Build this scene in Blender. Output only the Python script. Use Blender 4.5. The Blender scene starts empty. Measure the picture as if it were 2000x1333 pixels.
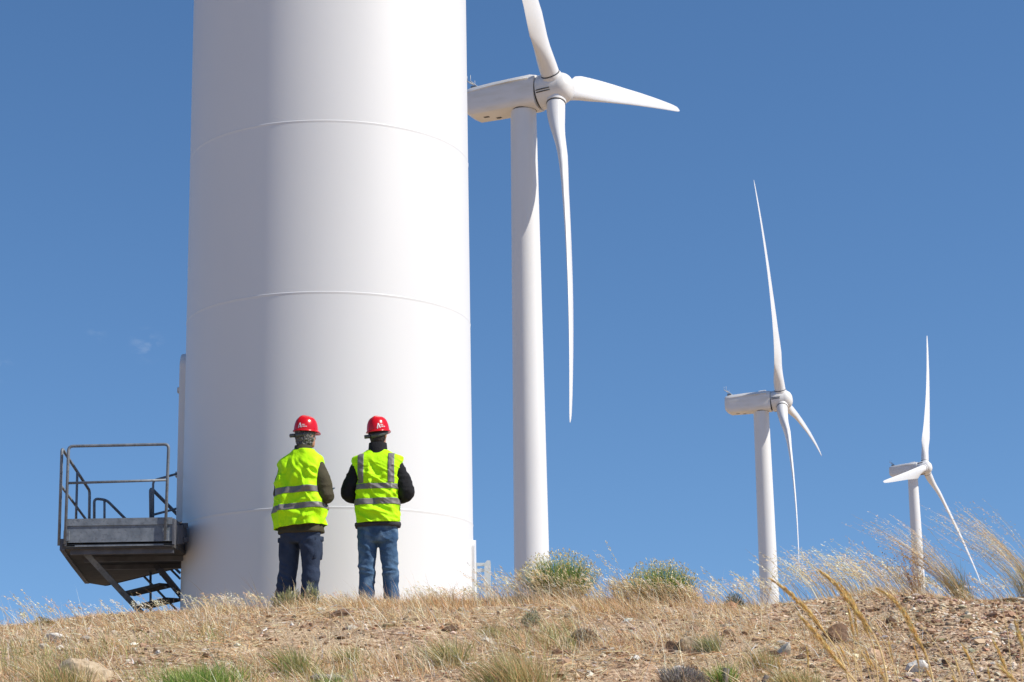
import bpy, bmesh, math, random
import numpy as np
from mathutils import Vector, Matrix

S = bpy.context.scene
COL = S.collection
rad = math.radians

# ------------------------------------------------------------------ camera
F = 3889.0                       # focal length in pixels of a 2000 px wide picture (70 mm lens)
PITCH, ROLL = rad(12.9), rad(0.95)
EYE = np.array([0.0, 0.0, 1.6])
W_ = np.array([0, math.cos(PITCH), math.sin(PITCH)])
r_ = np.array([1.0, 0, 0]); u_ = np.cross(r_, W_)
R_ = r_ * math.cos(ROLL) - u_ * math.sin(ROLL)
U_ = u_ * math.cos(ROLL) + r_ * math.sin(ROLL)
cam_d = bpy.data.cameras.new('camera'); cam = bpy.data.objects.new('camera', cam_d); COL.objects.link(cam)
cam_d.lens = 70.0; cam_d.sensor_width = 36.0; cam_d.clip_start = 0.1; cam_d.clip_end = 20000
M = Matrix(((R_[0], U_[0], -W_[0], EYE[0]), (R_[1], U_[1], -W_[1], EYE[1]), (R_[2], U_[2], -W_[2], EYE[2]), (0, 0, 0, 1)))
cam.matrix_world = M
cam_d.dof.use_dof = True; cam_d.dof.focus_distance = 21.0; cam_d.dof.aperture_fstop = 13.0
S.camera = cam

# ------------------------------------------------------------------ sun, sky, exposure
SUN_AZ, SUN_EL = rad(70), rad(44)          # azimuth from the direction towards the camera (-Y) round to +X
sun_dir = Vector((math.sin(SUN_AZ) * math.cos(SUN_EL), -math.cos(SUN_AZ) * math.cos(SUN_EL), math.sin(SUN_EL)))
sd = bpy.data.lights.new('sun', 'SUN'); sd.energy = 4.7; sd.angle = rad(0.5); sd.color = (1.0, 0.935, 0.84)
sun = bpy.data.objects.new('sun', sd); COL.objects.link(sun)
sun.rotation_euler = sun_dir.to_track_quat('Z', 'Y').to_euler(); sun.location = (30, -10, 60)
wd = bpy.data.worlds.new('World'); S.world = wd; wd.use_nodes = True
nt = wd.node_tree; bg = nt.nodes['Background']; bg.inputs['Strength'].default_value = 0.124
sky = nt.nodes.new('ShaderNodeTexSky'); sky.sky_type = 'NISHITA'; sky.sun_disc = False
sky.sun_elevation = SUN_EL; sky.sun_rotation = math.atan2(sun_dir.x, sun_dir.y)
sky.altitude = 900; sky.air_density = 1.0; sky.dust_density = 0.15; sky.ozone_density = 3.0
# a few faint wisps of cloud low on the left
geo = nt.nodes.new('ShaderNodeTexCoord')
def wn(t, **k):
    n = nt.nodes.new(t)
    for a, v in k.items(): setattr(n, a, v)
    return n
def px_dir(px, py):
    d = W_ + R_ * (px - 1000) / F + U_ * (666.5 - py) / F
    return d / np.linalg.norm(d)
acc = None
for px, py, rr, st in ((287, 675, 0.011, 1.0), (2, 720, 0.009, 0.8), (188, 650, 0.007, 0.5)):
    vm = wn('ShaderNodeVectorMath', operation='DISTANCE'); vm.inputs[1].default_value = tuple(px_dir(px, py))
    nt.links.new(geo.outputs['Generated'], vm.inputs[0])
    mr = wn('ShaderNodeMapRange'); mr.interpolation_type = 'SMOOTHSTEP'
    mr.inputs[1].default_value = 0; mr.inputs[2].default_value = rr; mr.inputs[3].default_value = st; mr.inputs[4].default_value = 0
    nt.links.new(vm.outputs['Value'], mr.inputs[0])
    if acc is None: acc = mr.outputs[0]
    else:
        ad = wn('ShaderNodeMath', operation='ADD'); nt.links.new(acc, ad.inputs[0]); nt.links.new(mr.outputs[0], ad.inputs[1]); acc = ad.outputs[0]
mp = wn('ShaderNodeMapping'); mp.inputs['Scale'].default_value = (120, 120, 230); mp.inputs['Rotation'].default_value = (0, 0.6, 0)
nt.links.new(geo.outputs['Generated'], mp.inputs[0])
ns = wn('ShaderNodeTexNoise'); ns.inputs['Scale'].default_value = 1.0; ns.inputs['Detail'].default_value = 5
nt.links.new(mp.outputs[0], ns.inputs['Vector'])
m2 = wn('ShaderNodeMapRange'); m2.inputs[1].default_value = 0.47; m2.inputs[2].default_value = 0.75; nt.links.new(ns.outputs[0], m2.inputs[0])
mu = wn('ShaderNodeMath', operation='MULTIPLY'); nt.links.new(acc, mu.inputs[0]); nt.links.new(m2.outputs[0], mu.inputs[1])
mu2 = wn('ShaderNodeMath', operation='MULTIPLY'); nt.links.new(mu.outputs[0], mu2.inputs[0]); mu2.inputs[1].default_value = 0.15
mix = wn('ShaderNodeMixRGB'); mix.inputs[2].default_value = (6.5, 6.7, 7.0, 1)
gam = wn('ShaderNodeHueSaturation'); gam.inputs['Saturation'].default_value = 1.15; gam.inputs['Value'].default_value = 1.0
skv = wn('ShaderNodeVectorMath', operation='ADD'); skv.inputs[1].default_value = (0, 0, 0.13)   # thin clear mountain air: the deep blue reaches down to the ridge
skn = wn('ShaderNodeVectorMath', operation='NORMALIZE'); nt.links.new(geo.outputs['Generated'], skv.inputs[0]); nt.links.new(skv.outputs[0], skn.inputs[0]); nt.links.new(skn.outputs[0], sky.inputs['Vector'])
nt.links.new(sky.outputs[0], gam.inputs['Color']); nt.links.new(mu2.outputs[0], mix.inputs[0]); nt.links.new(gam.outputs[0], mix.inputs[1])
nt.links.new(mix.outputs[0], bg.inputs['Color'])
S.view_settings.view_transform = 'Standard'; S.view_settings.look = 'None'
S.view_settings.exposure = 0.2; S.view_settings.gamma = 1.0; S.view_settings.use_curve_mapping = False
S.render.engine = 'CYCLES'
S.cycles.max_bounces = 6

# ------------------------------------------------------------------ helpers
def at(px, py, Y):
    d = W_ + R_ * (px - 1000) / F + U_ * (666.5 - py) / F
    return d * (Y / d[1]) + EYE
def _hash(ix, iy, iz, seed):
    h = (ix.astype(np.int64) * 374761393 + iy.astype(np.int64) * 668265263 + iz.astype(np.int64) * 2147483647 + seed * 974634721) & 0xffffffff
    h = ((h ^ (h >> 13)) * 1274126177) & 0xffffffff
    h = ((h ^ (h >> 15)) * 2246822519) & 0xffffffff
    return ((h ^ (h >> 16)) & 0xffff) / 65535.0
def vnoise(P, seed=0):
    P = np.asarray(P, float); i = np.floor(P).astype(np.int64); f = P - i; f = f * f * (3 - 2 * f)
    o = 0
    for dx in (0, 1):
        for dy in (0, 1):
            for dz in (0, 1):
                w = (f[:, 0] if dx else 1 - f[:, 0]) * (f[:, 1] if dy else 1 - f[:, 1]) * (f[:, 2] if dz else 1 - f[:, 2])
                o = o + w * _hash(i[:, 0] + dx, i[:, 1] + dy, i[:, 2] + dz, seed)
    return o * 2 - 1
def fbm(P, seed=0, oct=3):
    P = np.asarray(P, float); o = 0; a = 1.0
    for k in range(oct): o = o + a * vnoise(P * 2 ** k, seed + k * 17); a *= 0.5
    return o
def sstep(a, b, x):
    t = np.clip((x - a) / (b - a), 0, 1); return t * t * (3 - 2 * t)

def newmesh(name, V, polys, mat=None, parent=None, smooth=True, col=None, mats=None, midx=None):
    """one mesh object; polys = list of (n,k) index arrays"""
    me = bpy.data.meshes.new(name)
    V = np.asarray(V, np.float32)
    polys = [np.asarray(p, np.int32) for p in polys if len(p)]
    nl = sum(p.size for p in polys); npoly = sum(len(p) for p in polys)
    me.vertices.add(len(V)); me.vertices.foreach_set('co', V.ravel())
    me.loops.add(nl); me.loops.foreach_set('vertex_index', np.concatenate([p.ravel() for p in polys]))
    tot = np.concatenate([np.full(len(p), p.shape[1], np.int32) for p in polys])
    st = np.concatenate([[0], np.cumsum(tot)[:-1]]).astype(np.int32)
    me.polygons.add(npoly); me.polygons.foreach_set('loop_start', st); me.polygons.foreach_set('loop_total', tot)
    me.polygons.foreach_set('use_smooth', np.full(npoly, smooth, bool))
    if midx is not None: me.polygons.foreach_set('material_index', np.asarray(midx, np.int32))
    me.update(calc_edges=True); me.validate()
    if col is not None:
        ca = me.color_attributes.new('tint', 'FLOAT_COLOR', 'POINT')
        c = np.ones((len(V), 4), np.float32); c[:, :3] = col
        ca.data.foreach_set('color', c.ravel())
    for m in (mats or ([mat] if mat else [])): me.materials.append(m)
    o = bpy.data.objects.new(name, me); COL.objects.link(o)
    if parent is not None: o.parent = parent
    return o
def tag(o, label=None, cat=None, group=None, kind=None):
    if label: o['label'] = label
    if cat: o['category'] = cat
    if group: o['group'] = group
    if kind: o['kind'] = kind
    return o
def empty(name, loc=(0, 0, 0), rz=0.0):
    o = bpy.data.objects.new(name, None); COL.objects.link(o); o.location = loc; o.rotation_euler = (0, 0, rz); o.empty_display_size = 0.1
    return o

class MB:
    """collects shapes for ONE mesh"""
    def __init__(s): s.V = []; s.Q = []; s.T = []; s.n = 0; s.N = []
    def add(s, V, quads=(), tris=(), ngons=()):
        V = np.asarray(V, float); s.V.append(V)
        if len(quads): s.Q.append(np.asarray(quads) + s.n)
        if len(tris): s.T.append(np.asarray(tris) + s.n)
        for g in ngons: s.N.append(np.asarray([g]) + s.n)
        s.n += len(V)
    def rings(s, rings, cap=True, closed=True):
        rings = np.asarray(rings, float); m, k = rings.shape[:2]
        i = np.arange(m - 1)[:, None] * k; j = np.arange(k if closed else k - 1)[None]; j2 = (j + 1) % k
        q = np.stack([i + j, i + j2, i + k + j2, i + k + j], -1).reshape(-1, 4)
        ng = [list(range(k))[::-1], [(m - 1) * k + a for a in range(k)]] if cap else []
        s.add(rings.reshape(-1, 3), quads=q, ngons=ng)
    def tube(s, pts, r, n=10, cap=True):
        pts = np.asarray(pts, float); m = len(pts); r = np.broadcast_to(np.asarray(r, float), (m,))
        T = np.gradient(pts, axis=0); T /= np.linalg.norm(T, axis=1)[:, None] + 1e-12
        ref = np.array([0, 0, 1.0]) if abs(T[0, 2]) < 0.9 else np.array([1.0, 0, 0])
        N = np.cross(T[0], ref); N /= np.linalg.norm(N); out = []
        a = np.arange(n) / n * 2 * math.pi
        for k in range(m):
            N = N - T[k] * (N @ T[k]); N /= np.linalg.norm(N); B = np.cross(T[k], N)
            out.append(pts[k] + r[k] * (np.cos(a)[:, None] * N + np.sin(a)[:, None] * B))
        s.rings(out, cap)
    def bar(s, a, b, w, h, up=(0, 0, 1), bev=0.0):
        """box beam from a to b, w sideways, h along up"""
        a = np.asarray(a, float); b = np.asarray(b, float); d = b - a; d /= np.linalg.norm(d)
        sd_ = np.cross(d, up); sd_ /= np.linalg.norm(sd_); u = np.cross(sd_, d)
        o = [(-1, -1), (1, -1), (1, 1), (-1, 1)]
        if bev:
            bw, bh = 1 - 2 * bev / w, 1 - 2 * bev / h
            o = [(-bw, -1), (bw, -1), (1, -bh), (1, bh), (bw, 1), (-bw, 1), (-1, bh), (-1, -bh)]
        R = [[p + sd_ * x * w / 2 + u * y * h / 2 for x, y in o] for p in (a, b)]
        s.rings(R)
    def slab(s, P, t, n=None):
        """polygon P (list of points) thickened by t along n"""
        P = np.asarray(P, float)
        if n is None: n = np.cross(P[1] - P[0], P[2] - P[0])
        n = np.asarray(n, float); n = n / np.linalg.norm(n)
        s.rings([P, P + n * t])
    def box(s, c, d, bev=0.0):
        c = np.asarray(c, float); s.bar(c - np.array([0, d[1] / 2, 0]), c + np.array([0, d[1] / 2, 0]), d[0], d[2], bev=bev)
    def build(s, name, mat, parent=None, smooth=False):
        polys = [np.concatenate(x) for x in (s.Q, s.T) if x] + s.N
        return newmesh(name, np.concatenate(s.V), polys, mat, parent, smooth)
def autosmooth(o, ang=35):
    me = o.data; me.polygons.foreach_set('use_smooth', np.ones(len(me.polygons), bool))
    bm = bmesh.new(); bm.from_mesh(me)
    for e in bm.edges:
        if len(e.link_faces) == 2 and e.calc_face_angle(0) > rad(ang): e.smooth = False
    bm.to_mesh(me); bm.free()
    return o
def getco(o):
    a = np.empty(len(o.data.vertices) * 3, np.float32); o.data.vertices.foreach_get('co', a); return a.reshape(-1, 3).astype(float)
def setco(o, V): o.data.vertices.foreach_set('co', np.asarray(V, np.float32).ravel()); o.data.update()
def getno(o):
    a = np.empty(len(o.data.vertices) * 3, np.float32); o.data.vertices.foreach_get('normal', a); return a.reshape(-1, 3).astype(float)
def remesh(o, vox, smooth=3):
    """melt the overlapping pieces of o into one continuous skin"""
    m = o.modifiers.new('r', 'REMESH'); m.mode = 'VOXEL'; m.voxel_size = vox
    sm = o.modifiers.new('s', 'SMOOTH'); sm.iterations = smooth; sm.factor = 0.5
    dg = bpy.context.evaluated_depsgraph_get(); dg.update()
    me = bpy.data.meshes.new_from_object(o.evaluated_get(dg)); old = o.data
    o.modifiers.clear(); o.data = me; me.name = old.name
    if not me.materials and old.materials: me.materials.append(old.materials[0])
    bpy.data.meshes.remove(old)
    me.polygons.foreach_set('use_smooth', np.ones(len(me.polygons), bool))
    return o

# ------------------------------------------------------------------ materials
def mat_base(name):
    m = bpy.data.materials.new(name); m.use_nodes = True
    return m, m.node_tree, m.node_tree.nodes['Principled BSDF']
def N(t, kind, **k):
    n = t.nodes.new(kind)
    for a, v in k.items(): setattr(n, a, v)
    return n
def noise_mat(name, c1, c2, scale=5, rough=0.6, stretch=(1, 1, 1), lo=0.35, hi=0.65, bump=0.0, bscale=40, metal=0.0, spec=0.5, detail=5, c3=None, s3=30, sheen=0.0):
    m, t, b = mat_base(name)
    tc = N(t, 'ShaderNodeTexCoord'); mp = N(t, 'ShaderNodeMapping'); mp.inputs['Scale'].default_value = stretch
    t.links.new(tc.outputs['Object'], mp.inputs[0])
    n = N(t, 'ShaderNodeTexNoise'); n.inputs['Scale'].default_value = scale; n.inputs['Detail'].default_value = detail
    t.links.new(mp.outputs[0], n.inputs['Vector'])
    r = N(t, 'ShaderNodeMapRange'); r.inputs[1].default_value = lo; r.inputs[2].default_value = hi; t.links.new(n.outputs[0], r.inputs[0])
    mx = N(t, 'ShaderNodeMixRGB'); mx.inputs[1].default_value = (*c1, 1); mx.inputs[2].default_value = (*c2, 1)
    t.links.new(r.outputs[0], mx.inputs[0]); out = mx.outputs[0]
    if c3:
        n3 = N(t, 'ShaderNodeTexNoise'); n3.inputs['Scale'].default_value = s3; n3.inputs['Detail'].default_value = 4
        t.links.new(tc.outputs['Object'], n3.inputs['Vector'])
        r3 = N(t, 'ShaderNodeMapRange'); r3.inputs[1].default_value = 0.52; r3.inputs[2].default_value = 0.7; t.links.new(n3.outputs[0], r3.inputs[0])
        m3 = N(t, 'ShaderNodeMixRGB'); m3.inputs[2].default_value = (*c3, 1); t.links.new(r3.outputs[0], m3.inputs[0]); t.links.new(out, m3.inputs[1]); out = m3.outputs[0]
    t.links.new(out, b.inputs['Base Color'])
    b.inputs['Roughness'].default_value = rough; b.inputs['Metallic'].default_value = metal; b.inputs['Specular IOR Level'].default_value = spec
    if sheen: b.inputs['Sheen Weight'].default_value = sheen
    if bump:
        n2 = N(t, 'ShaderNodeTexNoise'); n2.inputs['Scale'].default_value = bscale; n2.inputs['Detail'].default_value = 6
        t.links.new(mp.outputs[0], n2.inputs['Vector'])
        bp = N(t, 'ShaderNodeBump'); bp.inputs['Strength'].default_value = bump; bp.inputs['Distance'].default_value = 0.02
        t.links.new(n2.outputs[0], bp.inputs['Height']); t.links.new(bp.outputs[0], b.inputs['Normal'])
    return m
def tint_mat(name, trans=0.3, rough=0.7):
    """plant matter: each blade carries its own tint"""
    m = bpy.data.materials.new(name); m.use_nodes = True; t = m.node_tree; t.nodes.clear()
    at_ = N(t, 'ShaderNodeAttribute', attribute_name='tint')
    d = N(t, 'ShaderNodeBsdfDiffuse'); tr = N(t, 'ShaderNodeBsdfTranslucent'); g = N(t, 'ShaderNodeBsdfGlossy'); g.inputs['Roughness'].default_value = 0.45
    mx = N(t, 'ShaderNodeMixShader'); mx.inputs[0].default_value = trans
    m2 = N(t, 'ShaderNodeMixShader'); m2.inputs[0].default_value = 0.04
    o = N(t, 'ShaderNodeOutputMaterial')
    for n in (d, tr): t.links.new(at_.outputs['Color'], n.inputs['Color'])
    t.links.new(d.outputs[0], mx.inputs[1]); t.links.new(tr.outputs[0], mx.inputs[2])
    t.links.new(mx.outputs[0], m2.inputs[1]); t.links.new(g.outputs[0], m2.inputs[2]); t.links.new(m2.outputs[0], o.inputs['Surface'])
    return m
WHITE = noise_mat('white_turbine_paint', (0.73, 0.73, 0.715), (0.70, 0.70, 0.685), 0.6, 0.42, (1, 1, 0.25), bump=0.012, bscale=3)
NACW = noise_mat('white_nacelle_shell', (0.72, 0.71, 0.69), (0.63, 0.61, 0.56), 0.9, 0.45, (0.5, 1, 2.0), 0.45, 0.75)
BLADEW = noise_mat('white_blade_shell', (0.72, 0.72, 0.71), (0.69, 0.685, 0.67), 0.4, 0.38)
DARKGAP = noise_mat('dark_rubber', (0.03, 0.03, 0.03), (0.05, 0.05, 0.05), 5, 0.7)
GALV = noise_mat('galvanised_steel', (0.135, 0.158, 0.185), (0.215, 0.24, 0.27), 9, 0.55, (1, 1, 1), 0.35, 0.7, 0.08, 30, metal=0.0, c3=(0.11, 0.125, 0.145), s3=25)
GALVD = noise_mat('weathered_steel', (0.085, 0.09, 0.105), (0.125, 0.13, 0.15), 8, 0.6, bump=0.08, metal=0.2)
DARKSTEEL = noise_mat('dull_underside_steel', (0.050, 0.048, 0.046), (0.078, 0.074, 0.070), 6, 0.8, bump=0.1)  # darker steel tone for floor plate, landing, beams and treads
PALEMETAL = noise_mat('pale_zinc', (0.56, 0.60, 0.60), (0.64, 0.68, 0.68), 12, 0.5, (8, 8, 1), metal=0.2)
LIGHTGREY = noise_mat('light_grey_plastic', (0.55, 0.55, 0.53), (0.6, 0.6, 0.58), 8, 0.5)

# ------------------------------------------------------------------ ground
SKY_PX = [(-400, 1232), (0, 1226), (60, 1221), (120, 1214), (200, 1209), (300, 1203), (350, 1197), (450, 1191), (550, 1189), (640, 1187), (760, 1186), (850, 1186), (1000, 1180),
          (1100, 1178), (1200, 1180), (1350, 1183), (1450, 1188), (1540, 1186), (1620, 1180), (1690, 1166), (1760, 1166), (1850, 1178), (1960, 1180), (2000, 1172), (2400, 1165)]
_c = np.array([at(np.float64(a), np.float64(b), 18.0) for a, b in SKY_PX])
PY = [-4000, -50, 0, 6, 10, 12, 13, 14, 15, 16, 16.8, 17.5, 18, 18.6, 19.2, 22, 30, 60, 150, 400, 5000]
PZ = [-40, -2, 0, .55, 1.42, 2.0, 2.28, 2.54, 2.78, 3.00, 3.14, 3.245, 3.30, 3.335, 3.36, 3.38, 3.3, 3.0, 2.6, 0, -60]
_yy = np.linspace(-4000, 5000, 9001); 
def ground(x, y, fine=True):
    x = np.atleast_1d(np.asarray(x, float)); y = np.atleast_1d(np.asarray(y, float)); x, y = np.broadcast_arrays(x, y)
    z = (np.interp(y - .35, PY, PZ) + np.interp(y, PY, PZ) + np.interp(y + .35, PY, PZ)) / 3
    zc = (np.interp(x - .15, _c[:, 0], _c[:, 2]) + np.interp(x + .15, _c[:, 0], _c[:, 2])) / 2
    w = sstep(12.3, 17.5, y) * (1 - sstep(26, 70, y))
    z = z + (zc - 3.30) * w
    near = sstep(4, 9, y) * (1 - sstep(30, 80, y))
    P = np.stack([x, y, np.zeros_like(x)], -1)
    calm = 1 - 0.75 * np.exp(-((y - 18.6) / 0.9) ** 2)
    z = z + near * calm * (0.045 * vnoise(P * 1.1, 3) + 0.03 * vnoise(P * 2.7, 5))
    if fine:
        rub = 0.5 + 0.9 * sstep(2.4, 3.6, x) 
        z = z + near * (0.4 + 0.6 * sstep(18.2, 17.4, y)) * (rub * (0.022 * vnoise(P * 6.0, 7) + 0.014 * np.abs(vnoise(P * 15.0, 9))) - 0.035 * np.clip(vnoise(P * 3.1, 13) - .25, 0, 1))
    return z
def gz(x, y): return float(ground(x, y)[0])
def on_ground(px, py):
    """where the sight line of a pixel meets the hillside"""
    Y = np.linspace(9, 24, 1500)
    P = np.stack([at(px, py, v) for v in Y]); g = ground(P[:, 0], P[:, 1], False)
    k = np.nonzero(P[:, 2] <= g)[0]
    if len(k) == 0: k = [np.argmin(P[:, 2] - g)]
    k = k[0]; return np.array([P[k, 0], P[k, 1], gz(P[k, 0], P[k, 1])])

gx = np.concatenate([-np.geomspace(4000, 7.2, 34), np.arange(-7, 7.001, 0.034), np.geomspace(7.2, 4000, 34)])
gy = np.concatenate([-np.geomspace(4000, 3, 16), np.arange(-2, 10, 0.4), np.arange(10, 21.0, 0.034), np.geomspace(21.2, 5000, 46)])
GX, GY = np.meshgrid(gx, gy); gzv = ground(GX.ravel(), GY.ravel())
nx, ny = len(gx), len(gy)
ii = (np.arange(ny - 1)[:, None] * nx + np.arange(nx - 1)[None]).ravel()
gm, t, b = mat_base('dry_stony_soil')
tc = N(t, 'ShaderNodeTexCoord')
def gnoise(scale, detail=6, dist=0.0):
    n = N(t, 'ShaderNodeTexNoise'); n.inputs['Scale'].default_value = scale; n.inputs['Detail'].default_value = detail; n.inputs['Distortion'].default_value = dist
    t.links.new(tc.outputs['Object'], n.inputs['Vector']); return n.outputs[0]
def ramp(src, stops):
    r = N(t, 'ShaderNodeValToRGB'); t.links.new(src, r.inputs[0]); e = r.color_ramp.elements
    while len(e) < len(stops): e.new(0.5)
    for k, (p, c) in enumerate(stops): e[k].position = p; e[k].color = (*c, 1)
    return r.outputs[0]
A = ramp(gnoise(24, 8, 0.4), [(0.30, (0.11, 0.065, 0.04)), (0.42, (0.30, 0.195, 0.125)), (0.55, (0.50, 0.35, 0.23)), (0.70, (0.68, 0.54, 0.39))])
B = ramp(gnoise(60, 6), [(0.32, (0.18, 0.11, 0.06)), (0.48, (0.48, 0.35, 0.22)), (0.66, (0.70, 0.56, 0.38))])
mx = N(t, 'ShaderNodeMixRGB'); mr = N(t, 'ShaderNodeMapRange'); mr.inputs[1].default_value = 0.42; mr.inputs[2].default_value = 0.58
t.links.new(gnoise(1.7, 4), mr.inputs[0]); t.links.new(mr.outputs[0], mx.inputs[0]); t.links.new(A, mx.inputs[1]); t.links.new(B, mx.inputs[2])
t.links.new(mx.outputs[0], b.inputs['Base Color']); b.inputs['Roughness'].default_value = 0.95; b.inputs['Specular IOR Level'].default_value = 0.15
bp = N(t, 'ShaderNodeBump'); bp.inputs['Strength'].default_value = 0.8; bp.inputs['Distance'].default_value = 0.03
t.links.new(gnoise(45, 8), bp.inputs['Height']); t.links.new(bp.outputs[0], b.inputs['Normal'])
gr = newmesh('ground', np.stack([GX.ravel(), GY.ravel(), gzv], -1), [np.stack([ii, ii + 1, ii + nx + 1, ii + nx], -1)], gm)
tag(gr, 'dry stony hillside rising to the ridge', kind='structure')

# ------------------------------------------------------------------ wind turbines
def revolve(profile, n=96, axis='z'):
    a = np.arange(n) / n * 2 * math.pi
    return [np.stack([r * np.cos(a), r * np.sin(a), np.full(n, z)], -1) for r, z in profile]
# the near tower, of which the photograph shows only the foot
TX, TY = -2.10, 22.3; TZ = gz(TX, TY) - 0.5
def tr(z): return 1.6275 - 0.00165 * (z - 4.0)
near = empty('wind_turbine', (TX, TY, TZ))
tag(near, 'huge white tubular turbine tower directly behind the two workers, its top out of frame', 'wind turbine', 'wind turbines on the ridge')
mb = MB(); zz = np.linspace(TZ, 52, 60)
mb.rings(revolve([(tr(z) if z < 12 else tr(12) - (z - 12) * 0.014, z - TZ) for z in zz], 160)); tw = mb.build('tower', WHITE, near); autosmooth(tw)
for py in (235, 570, 990):
    z = float(at(643, py, TY - 1.62)[2]); r = tr(z); mb = MB()
    mb.rings(revolve([(r - .004, z - .05 - TZ), (r + .003, z - .006 - TZ), (r + .0038, z - .001 - TZ), (r + .0025, z + .004 - TZ), (r - .006, z + .012 - TZ)], 160), cap=False)
    autosmooth(mb.build('weld_seam', WHITE, near), 60)
# door on the left flank: a raised curved frame with hinges
def curved_panel(az0, az1, z0, z1, out, top_round=0.25, ins=0.02):
    """panel hugging the tower; az measured from -Y towards +X (degrees)"""
    mb = MB(); az = np.radians(np.linspace(az0, az1, 15)); rows = []
    for zf in np.concatenate([[z0], np.linspace(z0 + .02, z1 - top_round, 8), z1 - top_round * (1 - np.sin(np.linspace(0.15, math.pi / 2, 9)))]):
        sh = 0.0
        if zf > z1 - top_round: sh = 1 - math.sqrt(max(0, 1 - ((zf - (z1 - top_round)) / top_round) ** 2))
        mid = (az[0] + az[-1]) / 2; aa = mid + (az - mid) * (1 - 0.55 * sh)
        r_in = tr(zf) - 0.05; ro = tr(zf) + out
        ring = [(r_in * math.sin(a), -r_in * math.cos(a), zf) for a in aa] + [(ro * math.sin(a), -ro * math.cos(a), zf) for a in aa[::-1]]
        rows.append(ring)
    mb.rings(rows); return mb
zd0, zd1 = float(at(352, 1022, TY)[2]), float(at(356, 686, TY)[2])
def lz(mb): 
    for v in mb.V: v[:, 2] -= TZ
    return mb
door = lz(curved_panel(-126, -86, zd0, zd1, 0.075, 0.22)).build('door', WHITE, near); autosmooth(door, 40)
for py in (761, 926):
    z = float(at(350, py, TY)[2]) - TZ; a = rad(-92); mb = MB()
    r0, r1 = tr(z + TZ) + .05, tr(z + TZ) + .115
    mb.bar((r0 * math.sin(a), -r0 * math.cos(a) , z), (r1 * math.sin(a), -r1 * math.cos(a), z), 0.09, 0.06, bev=0.008)
    mb.bar((r0 * math.sin(a), -r0 * math.cos(a) , z - .045), (r1 * math.sin(a) * .99, -r1 * math.cos(a) * .99, z - .045), 0.05, 0.025)
    mb.build('hinge', LIGHTGREY, door)
zp = float(at(926, 1056, TY)[2])
autosmooth(lz(curved_panel(82, 112, TZ, zp, 0.032, 0.10)).build('cable_cover', WHITE, near), 40)

# far turbine: built once, in its own frame (x = towards the hub, y = sideways, z = up)
TILT = rad(4.6); HUBX, HUBZ = 2.75, 0.42
def airfoil(n=14):
    x = (1 - np.cos(np.linspace(0, math.pi, n))) / 2
    yt = 5 * (0.2969 * np.sqrt(x) - 0.1260 * x - 0.3516 * x ** 2 + 0.2843 * x ** 3 - 0.1036 * x ** 4)
    up = np.stack([x, yt], -1); lo = np.stack([x, -yt * 0.75], -1)[1:-1][::-1]
    return np.concatenate([up, lo])                    # leading edge at x=0
AF = airfoil(); KN = len(AF)
LB = 29.0
def blade_rings():
    out = []
    for r in [0.95, 1.4, 2.0, 2.7, 3.5, 4.3, 5.2, 6.2, 7.5, 9, 11, 13, 15, 17, 19, 21, 23, 25, 26.5, 27.6, 28.3, 28.7, 28.9, 29.0]:
        s = r / LB
        w = float(sstep(1.9, 5.6, np.array(r)))
        ch = np.interp(r, [0, 2, 5.6, 9, 15, 22, 27, 28.3, 28.8, 29], [1.42, 1.42, 2.28, 1.98, 1.45, 0.98, 0.62, 0.46, 0.28, 0.08])
        th = np.interp(r, [0, 5.6, 9, 15, 22, 29], [0.7, 0.40, 0.27, 0.20, 0.17, 0.15])
        tw = rad(np.interp(r, [0, 5.6, 10, 18, 29], [14, 12, 7, 3, 0.5])) + rad(2)
        ang = np.arctan2(AF[:, 1] * 0 + np.sin(np.linspace(0, 2 * math.pi, KN, endpoint=False)), np.cos(np.linspace(0, 2 * math.pi, KN, endpoint=False)))
        circ = np.stack([0.71 * -np.cos(ang), 0.71 * np.sin(ang)], -1)
        foil = np.stack([(AF[:, 0] - 0.30) * ch, AF[:, 1] * ch * th], -1)
        P = circ * (1 - w) + foil * w                   # x: towards the trailing edge
        c_, s_ = math.cos(tw), math.sin(tw)
        # tangent (leading edge) = -x ; leading edge leans up-wind (+y = rotor axis)
        X = -P[:, 0] * c_ - P[:, 1] * s_ ; Yv = -P[:, 0] * s_ + P[:, 1] * c_
        out.append(np.stack([X, Yv + (1.4 * s + 1.7 * s * (1 - s)) * sstep(.04, .24, np.array(s)), np.full(KN, r)], -1))
    return out
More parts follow.
